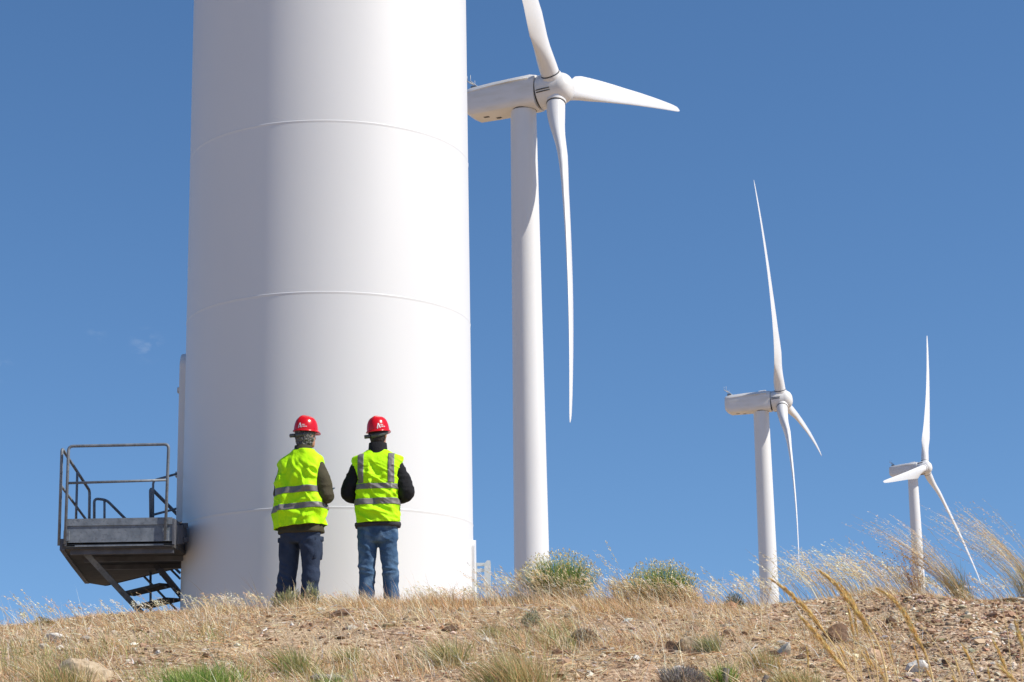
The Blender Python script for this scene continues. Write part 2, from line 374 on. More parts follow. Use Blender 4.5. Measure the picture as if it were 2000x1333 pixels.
def make_far_turbine():
    root = empty('wind_turbine')
    H0 = 52.0
    P = {}
    mb = MB(); mb.rings(revolve([(0.99 + (1.40 - 0.99) * (-z / 48.0) if z > -48 else 1.40, z) for z in np.linspace(-60, -0.9, 30)], 64)); P['tower'] = autosmooth(mb.build('tower', WHITE, root))
    for z in (-40.0,):
        r = 0.99 + .41 * (-z / 48); mb = MB(); mb.rings(revolve([(r - .02, z - .05), (r + .012, z - .04), (r + .012, z + .04), (r - .02, z + .05)], 64), cap=False); mb.build('weld_seam', WHITE, root)
    # nacelle: rounded box sections along x
    secs = []
    for x, hw, zt, zb, rr in [(-4.60, .85, .70, -.62, .16), (-4.55, 1.10, .92, -.80, .16), (-4.4, 1.18, 1.02, -1.00, .16), (-3.9, 1.24, 1.12, -1.28, .16), (-2.2, 1.32, 1.25, -1.26, .16), (-0.5, 1.34, 1.33, -1.22, .2),
                              (0.5, 1.34, 1.38, -1.20, .3), (1.1, 1.34, 1.40, -1.20, .6), (1.38, 1.33, 1.38, -1.24, 1.0)]:
        ring = []
        for k in range(48):
            a = k / 48 * 2 * math.pi; e = 2 + 6 * (1 - min(rr, 1.2) / 1.25)
            c_, s_ = math.cos(a), math.sin(a); cz, hz = (zt + zb) / 2, (zt - zb) / 2
            q = (abs(c_) ** e + abs(s_) ** e) ** (-1 / e)
            yy, z_ = hw * c_ * q, hz * s_ * q
            if z_ > 0 and rr < 1: yy *= 1 - 0.10 * (z_ / hz) ** 2
            if z_ < 0 and rr < 1: yy *= 1 - 0.10 * (z_ / hz) ** 4
            ring.append((x, yy, cz + z_ + 0.25))
        secs.append(ring)
    mb = MB(); mb.rings(secs); nac = autosmooth(mb.build('nacelle', NACW, root), 28)
    # roof lip line along both sides
    mb = MB()
    for sy in (-1, 1):
        pts = [(x, sy * (hw - .02), z + .25) for x, hw, z in [(-4.3, 1.17, .62), (-3.6, 1.22, .72), (-2.2, 1.3, .84), (-.5, 1.34, .92), (.9, 1.34, .98)]]
        mb.tube(pts, 0.05, 6)
    mb.build('roof_lip', NACW, nac, True)
    mb = MB(); mb.bar((-.15, 0, 1.66), (.75, 0, 1.73), .9, .22, bev=.07); mb.build('roof_hatch', NACW, nac)
    mb = MB(); mb.bar((-2.55, 0.1, 1.38), (-2.25, 0.1, 1.42), .25, .16, bev=.04); mb.build('roof_vent', NACW, nac)
    mb = MB()
    for y in (-.22, .22): mb.tube([(-3.35, y, 1.20), (-4.35, y * .4, 2.15)], .045, 8)
    mb.tube([(-4.2, 0, 1.9), (-4.75, 0, 2.30)], .05, 8)
    mb.tube([(-3.75, -.2, 1.12), (-3.9, -.15, 1.65)], .03, 6); mb.tube([(-3.75, .2, 1.12), (-3.9, .15, 1.65)], .03, 6)
    mb.tube([(-4.45, 0, 2.05), (-4.45, 0, 2.75)], .018, 6); mb.tube([(-4.72, 0, 2.28), (-4.74, 0, 2.7)], .018, 6); mb.tube([(-4.1, .05, 1.85), (-4.1, .05, 2.25)], .015, 6)
    ms = mb.build('weather_mast', LIGHTGREY, nac, True)
    mb = MB(); mb.box((-4.05, 0, 1.50), (.5, .62, .42), .03); mb.build('sensor_box', GALV, ms)
    for x, y, sx, sy in ((-3.0, -.25, .45, .3), (-2.2, .35, .4, .28), (-3.6, .25, .2, .16)):
        mb = MB(); mb.box((x, y, -1.0), (sx, sy, .05)); mb.build('floor_vent', DARKGAP, nac)
    # yaw ring between tower and nacelle
    mb = MB(); mb.rings(revolve([(0.98, -.96), (1.035, -.95), (1.035, -.84), (1.0, -.82)], 64)); autosmooth(mb.build('yaw_ring', DARKGAP, root))
    # hub (spinner of revolution about x, raised to HUBZ)
    def revx(pro, n=64):
        a = np.arange(n) / n * 2 * math.pi
        return [np.stack([np.full(n, x), r * np.cos(a), HUBZ + r * np.sin(a)], -1) for x, r in pro]
    mb = MB(); mb.rings(revx([(1.36, 1.12), (1.36, 1.22), (1.50, 1.22), (1.50, 1.12)])); gap = autosmooth(mb.build('hub_gap', DARKGAP, root))
    pro = [(1.48, 1.18), (1.48, 1.30), (1.56, 1.34), (2.1, 1.37), (2.75, 1.34), (3.1, 1.22)] + [(3.1 + 1.05 * math.sin(q), 1.22 * math.cos(q) ** 0.8) for q in np.linspace(.15, 1.5, 12)] + [(4.15, .03)]
    mb = MB(); mb.rings(revx(pro)); hub = autosmooth(mb.build('hub', NACW, root), 40)
    P.update(nac=nac, gap=gap, hub=hub)
    mb = MB(); mb.rings(blade_rings()); bl = autosmooth(mb.build('blade', BLADEW, root), 50)
    mb = MB(); mb.rings(revolve([(0.72, 0.88), (0.80, 0.90), (0.80, 1.18), (0.765, 1.30), (0.70, 1.30)], 40)); autosmooth(mb.build('root_collar', NACW, bl))
    mb = MB(); mb.rings(revolve([(0.70, 1.32), (0.735, 1.32), (0.735, 1.40), (0.70, 1.40)], 40)); autosmooth(mb.build('root_seal', DARKGAP, bl))
    P['blade'] = bl
    return root, P
def tree_copy(o, parent=None):
    c = o.copy(); COL.objects.link(c); c.parent = parent
    if parent is not None: c.matrix_parent_inverse = o.matrix_parent_inverse.copy()
    for ch in o.children: tree_copy(ch, c)
    return c
def strip(o): return o.name.split('.')[0]
proto, PP = make_far_turbine()
bl0 = PP['blade']
for k in range(2): tree_copy(bl0, proto)
# slot cover on the hub sides, seen as a dark double line
for q in (120, 0, 240):
    mb = MB(); a = rad(74 + q)
    for off in (-.06, .06):
        P0 = []
        for x, r in ((1.58, 1.355), (2.1, 1.385), (2.7, 1.355)):
            aa = a + off * 1.5 / 1.35; P0.append((x, r * math.cos(aa), HUBZ + r * math.sin(aa)))
        mb.tube(P0, .045, 6)
    PP.setdefault('slots', []).append(mb.build('slot', DARKGAP, PP['hub'], True))
SPEC = [dict(hub=(3.7077, 145.0, 53.0089), yaw=23.0, th=75.97, label='nearest of the three far turbines, one blade pointing right, partly hidden by the tower'),
        dict(hub=(34.92, 254.0, 49.697), yaw=15.1, th=-24.1, label='middle-distance white turbine with its lower blade hanging straight down to the grass'),
        dict(hub=(83.635, 401.0, 63.963), yaw=31.0, th=17.0, bs=1.06, label='smallest farthest white turbine, one blade crossing in front of its nacelle')]
roots = [proto, tree_copy(proto), tree_copy(proto)]
for sp, root in zip(SPEC, roots):
    yaw = rad(sp['yaw']); H = Vector(sp['hub']) + Vector((0, 0, 1.6))
    h = Vector((math.cos(yaw), -math.sin(yaw), 0)); n = h * math.cos(TILT) + Vector((0, 0, math.sin(TILT)))
    lat = Vector((0, 0, 1)).cross(h)                                  # sideways
    e1 = Vector((math.sin(yaw), math.cos(yaw), 0)); e2 = e1.cross(n)
    if e2.z < 0: e2 = -e2
    upn = n.cross(lat)
    # frame of the nacelle (tilted), origin on the tower axis
    Rn = Matrix((n, lat, upn)).transposed()
    Rl = Matrix((h, lat, Vector((0, 0, 1)))).transposed(); Rn0 = Rn; org = H - Rl @ Vector((HUBX, 0, HUBZ))
    root.location = (org.x, org.y, org.z - 50.0); tag(root, sp['label'], 'wind turbine', 'wind turbines on the ridge')
    off = Vector((0, 0, 50.0)); k = 0
    for ch in root.children:
        nm = strip(ch)
        if nm in ('tower', 'weld_seam', 'yaw_ring'): ch.matrix_local = Matrix.Translation(off)
        elif nm == 'blade':
            a = rad(sp['th'] + 120 * k); k += 1
            d = e2 * math.cos(a) + e1 * math.sin(a); tg = -e2 * math.sin(a) + e1 * math.cos(a)
            Rb = Matrix((tg, n, d)).transposed()
            ch.matrix_local = Matrix.Translation(H - Vector(root.location)) @ Rb.to_4x4() @ Matrix.Scale(sp.get('bs', 1.0), 4)
        elif nm == 'hub': ch.matrix_local = Matrix.Translation(H - Vector(root.location)) @ Rn.to_4x4() @ Matrix.Rotation(-rad(sp['th'] - 75.97), 4, 'X') @ Matrix.Translation((-HUBX, 0, -HUBZ))
        else: ch.matrix_local = Matrix.Translation(off) @ Rl.to_4x4()
# ------------------------------------------------------------------ entrance platform and stair on the left flank
DK = 21.0                                            # depth of the platform's near edge
st = empty('access_platform', tuple(at(240, 1068, DK + .8) - np.array([0, 0, 0])))
tag(st, 'dark galvanised steel landing with railings and open stair, left of the big tower', 'metal stair')
o0 = np.array(st.location)
def A(px, py, Y): return at(px, py, Y) - o0
zbot = A(235, 1067, DK)[2]; ztop = A(235, 1013, DK)[2]
xL, xR = A(130, 1060, DK)[0], A(336, 1060, DK)[0]
yN = DK - o0[1]; yF = yN + 1.55
# deck: near channel with flanges, side channels, far channel, floor plates
mb = MB(); mb.box(((xL + xR) / 2, yN + .01, (zbot + ztop) / 2 + .022), (xR - xL, .02, ztop - zbot - .045)); 
mb.box(((xL + xR) / 2, yN + .06, zbot + .008), (xR - xL + .02, .12, .016))
fas = mb.build('front_channel', GALV, st)
mb = MB(); mb.box(((xL + xR) / 2 - .01, yN - .006, ztop - .035), (xR - xL + .02, .012, .075)); mb.build('toe_board', GALV, fas)
for x, s in ((xL - .012, 1), (xR + .012, -1)):
    mb = MB(); mb.box((x, (yN + yF) / 2, (zbot + ztop) / 2), (.02, yF - yN + .02, ztop - zbot - .02)); mb.box((x + s * .05, (yN + yF) / 2, zbot + .01), (.1, yF - yN, .014)); mb.build('side_channel', GALVD, st)
mb = MB(); mb.box(((xL + xR) / 2, (yN + yF) / 2, ztop - .11), (xR - xL - .02, yF - yN - .04, .02)); mb.build('floor_plate', DARKSTEEL, st)
for f in (.5, 1.0):
    mb = MB(); mb.box(((xL + xR) / 2, yN + f * (yF - yN) - .02, zbot + .06), (xR - xL - .03, .06, .15)); mb.build('cross_beam', DARKSTEEL, st)
# the stair head behind the deck, with its slanting edge
def flat(px, py, z):                                 # a point of the picture at height z (in st's frame)
    d = W_ + R_ * (px - 1000) / F + U_ * (666.5 - py) / F; zz = z + o0[2]; k = (zz - EYE[2]) / d[2]; return d * k + EYE - o0
P = [np.array([xL - .05, yN + .02, zbot - .02]), flat(143, 1104, zbot - .02), flat(170, 1139, zbot - .02), flat(206, 1145, zbot - .02), flat(352, 1108, zbot - .02), np.array([xR + .05, yF + .012, zbot - .02]), np.array([xR + .02, yN + .02, zbot - .02])]
mb = MB(); mb.slab(P[::-1], .05, (0, 0, 1)); mb.build('stair_landing', DARKSTEEL, st)
mb = MB(); mb.bar(P[0] + (0, 0, .05), P[1] + (0, 0, .05), .05, .12); mb.bar(P[1] + (0, 0, .04), P[2] + (0, 0, .04), .05, .10); mb.build('landing_rim', GALVD, st)
for f in (.08, .52, 1.0):
    yb = yN + f * (yF - yN); mb = MB(); mb.bar((xL + .02, yb, zbot - .045), (xR, yb, zbot - .045), .07, .05); mb.build('cross_beam', GALVD, st)
mb = MB(); a, b_ = flat(206, 1143, zbot - .01) + (0, 0, .07), flat(352, 1107, zbot - .01) + (0, 0, .07); mb.bar(a, b_, .05, .16); mb.build('landing_edge', DARKSTEEL, st)
# stringers
mb = MB(); mb.bar(A(150, 1062, DK + .12), A(312, 1236, DK + 1.5), .06, .145, up=(-.3, -.85, .4)); mb.build('stringer', GALV, st)
mb = MB(); mb.bar(A(308, 1108, DK + 1.25), A(366, 1178, DK + 1.65), .06, .125, up=(-.3, -.85, .4)); sb = mb.build('stringer', GALVD, st)
for px, py in ((314, 1123), (324, 1147), (339, 1150)):
    mb = MB(); c = A(px, py, DK + 1.3); mb.tube([c + (0, .02, 0), c + (0, -.03, 0)], .012, 8); mb.build('bolt', GALV, sb)
for (x0, y0), (x1, y1) in (((249, 1161), (325, 1143)), ((277, 1186), (338, 1171)), ((300, 1212), (352, 1199))):
    mb = MB(); mb.bar(A(x0, y0, DK + 1.9), A(x1, y1, DK + 1.4), .20, .035, up=(0, 0, 1)); mb.build('tread', DARKSTEEL, st)
def rail(name, pts, r, parent=None, mat=GALV, rnd=None, n=8):
    """a bent tube; corners rounded"""
    pts = [np.asarray(p, float) for p in pts]; out = [pts[0]]
    for k in range(1, len(pts) - 1):
        p, q, s_ = pts[k - 1], pts[k], pts[k + 1]; d1, d2 = p - q, s_ - q; rr = min(rnd or .05, np.linalg.norm(d1) / 2, np.linalg.norm(d2) / 2)
        a, b = q + d1 / np.linalg.norm(d1) * rr, q + d2 / np.linalg.norm(d2) * rr
        for t_ in np.linspace(0, 1, 6): out.append(a * (1 - t_) ** 2 + 2 * q * t_ * (1 - t_) + b * t_ ** 2)
    out.append(pts[-1]); mb = MB(); mb.tube(out, r, n); return mb.build(name, mat, parent or st, True)
R = .0165
g1 = rail('guard_rail', [A(127, 1063, DK - .03), A(134, 872, DK - .03), A(329.5, 868, DK - .03), A(322.5, 1054, DK - .03)], R)
rail('mid_rail', [A(134, 944, DK - .03), A(325, 938, DK - .03)], R * .85, g1)
for px in (130, 324):
    mb = MB(); c = A(px, 1047, DK - .02); mb.box(c, (.06, .03, .11), .004); mb.build('post_bracket', GALV, g1)
g2 = rail('guard_rail', [A(115, 1066, DK + .02), A(121, 876, DK + .02), A(175, 959, DK + 1.5), A(174, 1035, DK + 1.5)], R, mat=GALV)
rail('mid_rail', [A(119, 949, DK + .02), A(170, 1018, DK + 1.5)], R * .85, g2)
rail('post', [A(151, 922, DK + .75), A(148, 1030, DK + .75)], R * .85, g2)
g3 = rail('handrail', [A(184, 1030, DK + 1.7), A(184, 974, DK + 1.7), A(208, 977, DK + 1.75), A(262, 1031, DK + 1.95), A(352, 1120, DK + 2.3)], R)
rail('post', [A(204, 977, DK + 1.75), A(204, 1030, DK + 1.75)], R * .85, g3)
rail('post', [A(294, 1110, DK + 2.3), A(294, 1230, DK + 2.3)], R * .9, g3)
rail('mid_rail', [A(281, 1126, DK + 2.25), A(345, 1192, DK + 2.4)], R * .85, g3)
g4 = rail('handrail', [A(295, 1020, DK + 1.3), A(294, 953, DK + 1.3), A(343, 1002, DK + 1.7), A(380, 1040, DK + 1.9)], R * 1.2)
g5 = rail('guard_rail', [A(299, 1020, DK + 1.0), A(299, 939, DK + 1.0), A(345, 926, DK + 1.25)], R * .8)
rail('mid_rail', [A(299, 1006, DK + 1.0), A(352, 992, DK + 1.3)], R * .8, g5)
rail('mid_rail', [A(333, 1112, DK + 1.9), A(352, 1131, DK + 2.0)], R * .85, g4)
# bracket that bolts the landing to the tower
mb = MB(); mb.bar(A(341, 1045, DK + .12), A(360, 1044, DK + .45), .05, .20); mb.bar(A(352, 1027, DK + .35), A(360, 1027, DK + .42), .1, .05); mb.bar(A(352, 1055, DK + .35), A(360, 1055, DK + .42), .1, .05); mb.build('wall_bracket', GALVD, st)
# pale frame on the right flank of the tower
fr = empty('ladder_frame', tuple(at(945, 1170, 22.2))); tag(fr, 'pale zinc ladder-like frame standing at the right edge of the big tower', 'metal frame')
o1 = np.array(fr.location)
def Bp(px, py, Y): return at(px, py, Y) - o1
mb = MB(); mb.rings([[Bp(946, 1215, 22.2) , Bp(958.5, 1215, 22.2), Bp(958.5, 1215, 22.2) + (0, .05, 0), Bp(946, 1215, 22.2) + (0, .05, 0)],
                     [Bp(946, 1101, 22.2) , Bp(958.5, 1101, 22.2), Bp(958.5, 1101, 22.2) + (0, .05, 0), Bp(946, 1101, 22.2) + (0, .05, 0)],
                     [Bp(951, 1095, 22.2) , Bp(957.5, 1095, 22.2), Bp(957.5, 1095, 22.2) + (0, .05, 0), Bp(951, 1095, 22.2) + (0, .05, 0)]]); mb.build('post', PALEMETAL, fr)
mb = MB(); mb.bar(Bp(931, 1215, 22.23), Bp(931, 1100, 22.23), .012, .05, up=(0, 1, 0)); mb.build('post', PALEMETAL, fr)
for y in (1103, 1114.5):
    mb = MB(); mb.bar(Bp(927, y, 22.23), Bp(947, y, 22.23), .035, .034); mb.build('rung', PALEMETAL, fr)

# ------------------------------------------------------------------ people
def cloth(name, c1, c2, scale=14, rough=0.85, **k): return noise_mat(name, c1, c2, scale, rough, bump=0.25, bscale=60, spec=0.2, **k)
SKIN = noise_mat('skin', (0.50, 0.26, 0.17), (0.42, 0.20, 0.13), 12, 0.55)
HIVIS = cloth('fluorescent_yellow_cloth', (0.54, 0.98, 0.008), (0.48, 0.92, 0.005), 6, 0.7)
REFL = noise_mat('grey_reflective_tape', (0.19, 0.175, 0.165), (0.16, 0.15, 0.14), 120, 0.5)
OLIVE = cloth('olive_brown_cloth', (0.072, 0.064, 0.038), (0.050, 0.045, 0.028), 10)
BLACKC = cloth('black_cloth', (0.011, 0.011, 0.013), (0.018, 0.018, 0.020), 12)
GREYC = cloth('charcoal_lining', (0.055, 0.055, 0.06), (0.04, 0.04, 0.045), 12)
NAVY = cloth('navy_work_cloth', (0.024, 0.036, 0.066), (0.036, 0.052, 0.090), 8)
JEANS = cloth('faded_blue_denim', (0.030, 0.070, 0.145), (0.078, 0.150, 0.250), 5.5, lo=0.40, hi=0.66, c3=(0.15, 0.24, 0.35), s3=7)
REDP = noise_mat('red_helmet_plastic', (0.62, 0.004, 0.008), (0.56, 0.003, 0.007), 3, 0.22)
STRAPM = noise_mat('grey_green_plastic', (0.06, 0.07, 0.065), (0.09, 0.10, 0.09), 20, 0.5)
HAIRG = noise_mat('grey_curly_hair', (0.035, 0.033, 0.03), (0.22, 0.215, 0.20), 95, 0.7, lo=0.36, hi=0.70)
HAIRD = noise_mat('dark_brown_hair', (0.016, 0.011, 0.008), (0.03, 0.02, 0.015), 60, 0.6)
WHITEC = noise_mat('white_shirt_cloth', (0.7, 0.7, 0.72), (0.62, 0.62, 0.65), 10, 0.8)
BOOT = noise_mat('dark_leather', (0.02, 0.016, 0.013), (0.035, 0.03, 0.025), 14, 0.6)
MARKW = noise_mat('white_print', (0.8, 0.8, 0.8), (0.75, 0.75, 0.75), 5, 0.5)
def superring(c, rx, ry, z, e=2.3, n=40, rot=0):
    a = np.arange(n) / n * 2 * math.pi; x, y = np.cos(a), np.sin(a); q = (abs(x) ** e + abs(y) ** e) ** (-1 / e)
    x, y = rx * x * q, ry * y * q
    return np.stack([c[0] + x, c[1] + y, np.full(n, z)], -1)
def limb(mb, pts, rad_, n=16):
    pts = np.array(pts, float); m = len(pts); tt = np.linspace(0, m - 1, (m - 1) * 8 + 1); k = np.arange(m)
    # smooth path
    P = np.stack([np.interp(tt, k, pts[:, i]) for i in range(3)], -1); rr = np.interp(tt, k, rad_)
    for _ in range(3):
        P[1:-1] = (P[:-2] + 2 * P[1:-1] + P[2:]) / 4; rr[1:-1] = (rr[:-2] + 2 * rr[1:-1] + rr[2:]) / 4
    mb.tube(P, rr, n)
    for p, r in ((P[0], rr[0]), (P[-1], rr[-1])): ball(mb, p, (r, r, r))
def ball(mb, c, r, n=14):
    th = np.linspace(0, math.pi, n); R = []
    for t_ in th[1:-1]: R.append([(c[0] + r[0] * math.sin(t_) * math.cos(a), c[1] + r[1] * math.sin(t_) * math.sin(a), c[2] - r[2] * math.cos(t_)) for a in np.linspace(0, 2 * math.pi, 18, endpoint=False)])
    mb.rings(R)
def ridges(V, segs):
    """cloth creases: bumps along line segments in the (x, z) plane: (x0,z0,x1,z1,width,height)"""
    h = np.zeros(len(V)); q = V[:, [0, 2]]
    for x0, z0, x1, z1, w, a in segs:
        p = np.array([x0, z0]); d = np.array([x1 - x0, z1 - z0]); L = d @ d; t_ = np.clip(((q - p) @ d) / L, 0, 1)
        dist = np.linalg.norm(q - p - t_[:, None] * d, axis=1); h += a * np.exp(-(dist / w) ** 2) * (0.55 + 0.45 * np.sin(math.pi * np.clip(t_, .05, .95)))
    return h
def drape(o, fr, amp, seed, segs=None, z0=None, back=True):
    V = getco(o); Nn = getno(o); P = V * np.array(fr)
    d = amp * (0.65 * vnoise(P, seed) + 0.5 * (1 - 2 * np.abs(vnoise(P * 1.7 + 3.1, seed + 5))))
    if segs is not None:
        h = ridges(V, segs); d = d + (h * sstep(0.15, -0.15, Nn[:, 1]) if back else h)
    setco(o, V + Nn * d[:, None])
def hand(mb, wrist, fwd, up, s):
    """palm, four bent fingers and a thumb; s = +1 for a right hand (thumb towards -x)"""
    w = np.array(wrist, float); f = np.array(fwd, float); f /= np.linalg.norm(f); u = np.array(up, float); u -= f * (u @ f); u /= np.linalg.norm(u); sd_ = np.cross(f, u)
    R = []
    for t_, hw, hh in ((0, .026, .02), (.03, .036, .018), (.07, .042, .016), (.095, .040, .013)):
        c = w + f * t_; R.append([c + sd_ * hw * math.cos(a) + u * hh * math.sin(a) for a in np.linspace(0, 2 * math.pi, 14, endpoint=False)])
    mb.rings(R)
    for k, (off, L) in enumerate(((-.031, .062), (-.0105, .072), (.0105, .068), (.031, .052))):
        p0 = w + f * .085 + sd_ * off; p1 = p0 + f * L * .5 - u * .006; p2 = p1 + f * L * .35 - u * .022; p3 = p2 + f * L * .12 - u * .022
        mb.tube([p0, (p0 + p1) / 2, p1, p2, p3], [.0095, .009, .0088, .008, .006], 8)
    q0 = w + f * .02 - sd_ * .03 * s; q1 = w + f * .05 - sd_ * .062 * s - u * .004; q2 = w + f * .085 - sd_ * .068 * s - u * .014
    mb.tube([q0, q1, q2], [.014, .011, .008], 8)
def helmet(root, c, rz, tilt_x, tilt_y, turn_logo):
    """hard hat; front towards +y before turning"""
    hx = empty('hard_hat'); hx.parent = root; hx.location = c; hx.rotation_euler = (tilt_x, tilt_y, rz)
    a = np.linspace(0, 2 * math.pi, 56, endpoint=False); R = []
    hgt = .148
    def dome(t_):                                     # t_ from rim (0) to crown (1)
        r = math.cos(t_ * math.pi / 2) ** .62; z = hgt * math.sin(t_ * math.pi / 2) ** .95
        return r, z
    for t_ in np.concatenate([np.linspace(0, .9, 16), [.95, .985, 1.0]]):
        r, z = dome(min(t_, .9995)); rib = 0
        x, y = .108 * r * np.cos(a), .130 * r * np.sin(a)
        crest = .009 * np.exp(-(x / .020) ** 2) * (1 if t_ > .25 else t_ / .25)
        R.append(np.stack([x, y, z + crest], -1))
    mb = MB(); mb.rings(R, cap=True); sh = mb.build('shell', REDP, hx, True)
    # rim flange and front peak
    o, i = [], []
    R = []
    for k, (e, z) in enumerate(((0.0, .012), (.008, .002), (.0115, -.006), (.009, -.008), (-.002, -.002))):
        pk = np.clip(np.sin(a), 0, 1) ** 2 * .038 if k in (1, 2, 3) else 0
        x, y = (.108 + e) * np.cos(a), (.130 + e) * np.sin(a) + pk
        R.append(np.stack([x, y, z + 0 * x - .012 * (np.clip(np.sin(a), 0, 1) ** 2 if k in (1, 2, 3) else 0)], -1))
    mb = MB(); mb.rings(R, cap=False); mb.build('brim', REDP, hx, True)
    # nape strap: a band round the back and the adjusting knob
    b_ = np.linspace(rad(170), rad(370), 26); mb = MB(); R = []
    for q in b_:
        dip = .030 * np.clip(-math.sin(q), 0, 1); r1 = (.092, .112); z0 = -.014 - dip
        w = .020
        R.append([((r1[0] + e) * math.cos(q), (r1[1] + e) * math.sin(q), z0 + z) for e, z in ((-.002, -w), (.004, -w), (.004, w), (-.002, w))])
    mb.rings(R); band = mb.build('nape_strap', STRAPM, hx, True)
    mb = MB(); mb.tube([(-.050, -.098, -.046), (-.104, -.108, -.046)], .019, 12); mb.build('strap_knob', STRAPM, band, True)
    # emblem: a white flame-like letter A and two rows of small lettering, lying on the shell
    def on(u, v):                                     # u along the side (m), v up (m) -> point on the shell
        ang = turn_logo + u / .118; t_ = (v + .048) / hgt; t_ = 2 / math.pi * math.asin(min(.98, max(.02, t_)) ** (1 / .95)); r, z = dome(t_)
        return np.array([(.108 * r + .0018) * math.cos(ang), (.130 * r + .0018) * math.sin(ang), z])
    def stroke(mb, p, q, w0, w1):
        pts = np.linspace(0, 1, 6); L = []; Rr = []; dx, dy = q[0] - p[0], q[1] - p[1]; l = math.hypot(dx, dy); nx_, ny_ = -dy / l, dx / l
        for t_ in pts:
            x, y = p[0] + dx * t_, p[1] + dy * t_; w = w0 + (w1 - w0) * t_; L.append(on(x - nx_ * w / 2, y - ny_ * w / 2)); Rr.append(on(x + nx_ * w / 2, y + ny_ * w / 2))
        Vv = L + Rr; mb.add(Vv, quads=[(k, k + 1, k + 7, k + 6) for k in range(5)])
    mb = MB(); stroke(mb, (-.036, -.026), (-.022, .022), .007, .008); stroke(mb, (-.020, .022), (-.004, -.024), .013, .009); stroke(mb, (-.026, -.012), (-.018, -.020), .006, .003)
    stroke(mb, (-.034, -.030), (-.028, -.024), .006, .006); mb.build('emblem', MARKW, sh)
    mb = MB(); rg = random.Random(4)
    for row, (v, h_, n_) in enumerate(((.004, .010, 5), (-.012, .010, 7))):
        x = .003
        for k in range(n_):
            w = rg.choice((.0045, .005, .0055))
            stroke(mb, (x, v - h_ / 2), (x, v + h_ / 2), .0022, .0022)
            if rg.random() < .8: stroke(mb, (x, v + h_ / 2 - .001), (x + w * .7, v + h_ / 2 - .001), .002, .002)
            if rg.random() < .7: stroke(mb, (x, v - h_ / 2 + .001), (x + w * .7, v - h_ / 2 + .001), .002, .002)
            if rg.random() < .5: stroke(mb, (x + w * .7, v - h_ / 2), (x + w * .7, v + h_ / 2), .002, .002)
            x += w + .0022
    mb.build('lettering', MARKW, sh)
    return hx
def person(cfg):
    x, y = cfg['xy']; z0 = gz(x, y)
    root = empty('person', (x, y, z0), cfg['yaw']); tag(root, cfg['label'], 'person', 'workers in helmets')
    sc = cfg['top'] - z0                                # height to the crown of the helmet
    k = sc / 1.90
    root.scale = (1, 1, k)
    hd = np.array(cfg['head']); hyaw = cfg['head_yaw']
    # ---- body
    mb = MB()
    mb.rings([superring((0, 0), rx, ry, z, 2.2, 28) for z, rx, ry in ((.80, .14, .10), (.95, .15, .105), (1.1, .14, .10), (1.3, .165, .105), (1.45, .15, .085), (1.53, .08, .06))])
    limb(mb, [(0, 0, 1.45), (hd[0] * .6, hd[1] * .6 - .01, 1.56), (hd[0], hd[1] - .005, hd[2] - .05)], [.075, .06, .058])
    ca, sa = math.cos(hyaw), math.sin(hyaw)
    def hl(p): return (hd[0] + p[0] * ca - p[1] * sa, hd[1] + p[0] * sa + p[1] * ca, hd[2] + p[2])
    R = []
    for z, rx, ry, yo in ((-.115, .028, .030, .062), (-.10, .046, .058, .042), (-.07, .058, .078, .024), (-.03, .068, .090, .010), (.02, .073, .097, .004), (.07, .073, .097, 0), (.11, .060, .080, -.004), (.13, .035, .05, -.006)):
        ring = superring((0, yo), rx, ry, z, 2.1, 28); R.append([hl(p) for p in ring])
    mb.rings(R)
    mb.tube([hl((0, .098, .03)), hl((0, .112, .0)), hl((0, .120, -.022)), hl((0, .104, -.030))], [.009, .011, .014, .010], 8)      # nose
    mb.tube([hl((-.022, .092, -.058)), hl((0, .100, -.056)), hl((.022, .092, -.058))], [.006, .008, .006], 8)                          # lips
    for s in (-1, 1):
        ball(mb, hl((s * .079, -.008, -.008)), (.013, .020, .034)); ball(mb, hl((s * .032, .088, .022)), (.013, .010, .008))
    for s in (-1, 1):
        sh, el, wr = (np.array(p) for p in cfg['arm_r' if s > 0 else 'arm_l'])
        limb(mb, [sh, el, wr], [.050, .040, .027]); f = wr - el; hand(mb, wr - f / np.linalg.norm(f) * .01, f, (-s * .5, 0, 1.0), s)
        hp, kn, an = (np.array(p) for p in cfg['leg_r' if s > 0 else 'leg_l'])
        limb(mb, [hp, kn, an], [.075, .050, .036])
    body = mb.build('body', SKIN, root); remesh(body, .0065, 2)
    # ---- shoes
    for s in (-1, 1):
        an = cfg['leg_r' if s > 0 else 'leg_l'][2]; mb = MB(); R = []
        for yy, hw, h_ in ((-.085, .028, .07), (-.07, .038, .115), (-.02, .043, .12), (.05, .047, .09), (.12, .050, .065), (.165, .042, .05), (.185, .022, .035)):
            R.append([(an[0] + s * max(yy, 0) * .15 + hw * math.cos(a) , an[1] + yy, max(0, h_ / 2 + h_ / 2 * math.sin(a) * (1 if math.sin(a) > 0 else 1.0))) for a in np.linspace(0, 2 * math.pi, 16, endpoint=False)])
        mb.rings(R); mb.build('shoe', BOOT, root, True)
    # ---- trousers
    mb = MB(); cz = cfg['crotch']
    mb.rings([superring((cfg.get('hipx', 0), -.01), rx, ry, z, 2.4, 32) for z, rx, ry in cfg['hips']])
    for s in ('l', 'r'):
        pts, rr = cfg['trouser_' + s]; limb(mb, pts, rr, 20)
    tr_ = mb.build('trousers', cfg['tmat'], root); remesh(tr_, .010, 3)
    V = getco(tr_); Nn = getno(tr_)
    P = V * np.array([7, 7, 17]); P[:, 2] += V[:, 0] * 9
    low = .55 + .75 * np.exp(-((V[:, 2] - cfg['fold_z']) / .11) ** 2) + .5 * np.exp(-((V[:, 2] - cz - .04) / .09) ** 2) + .4 * np.exp(-((V[:, 2] - .12) / .08) ** 2)
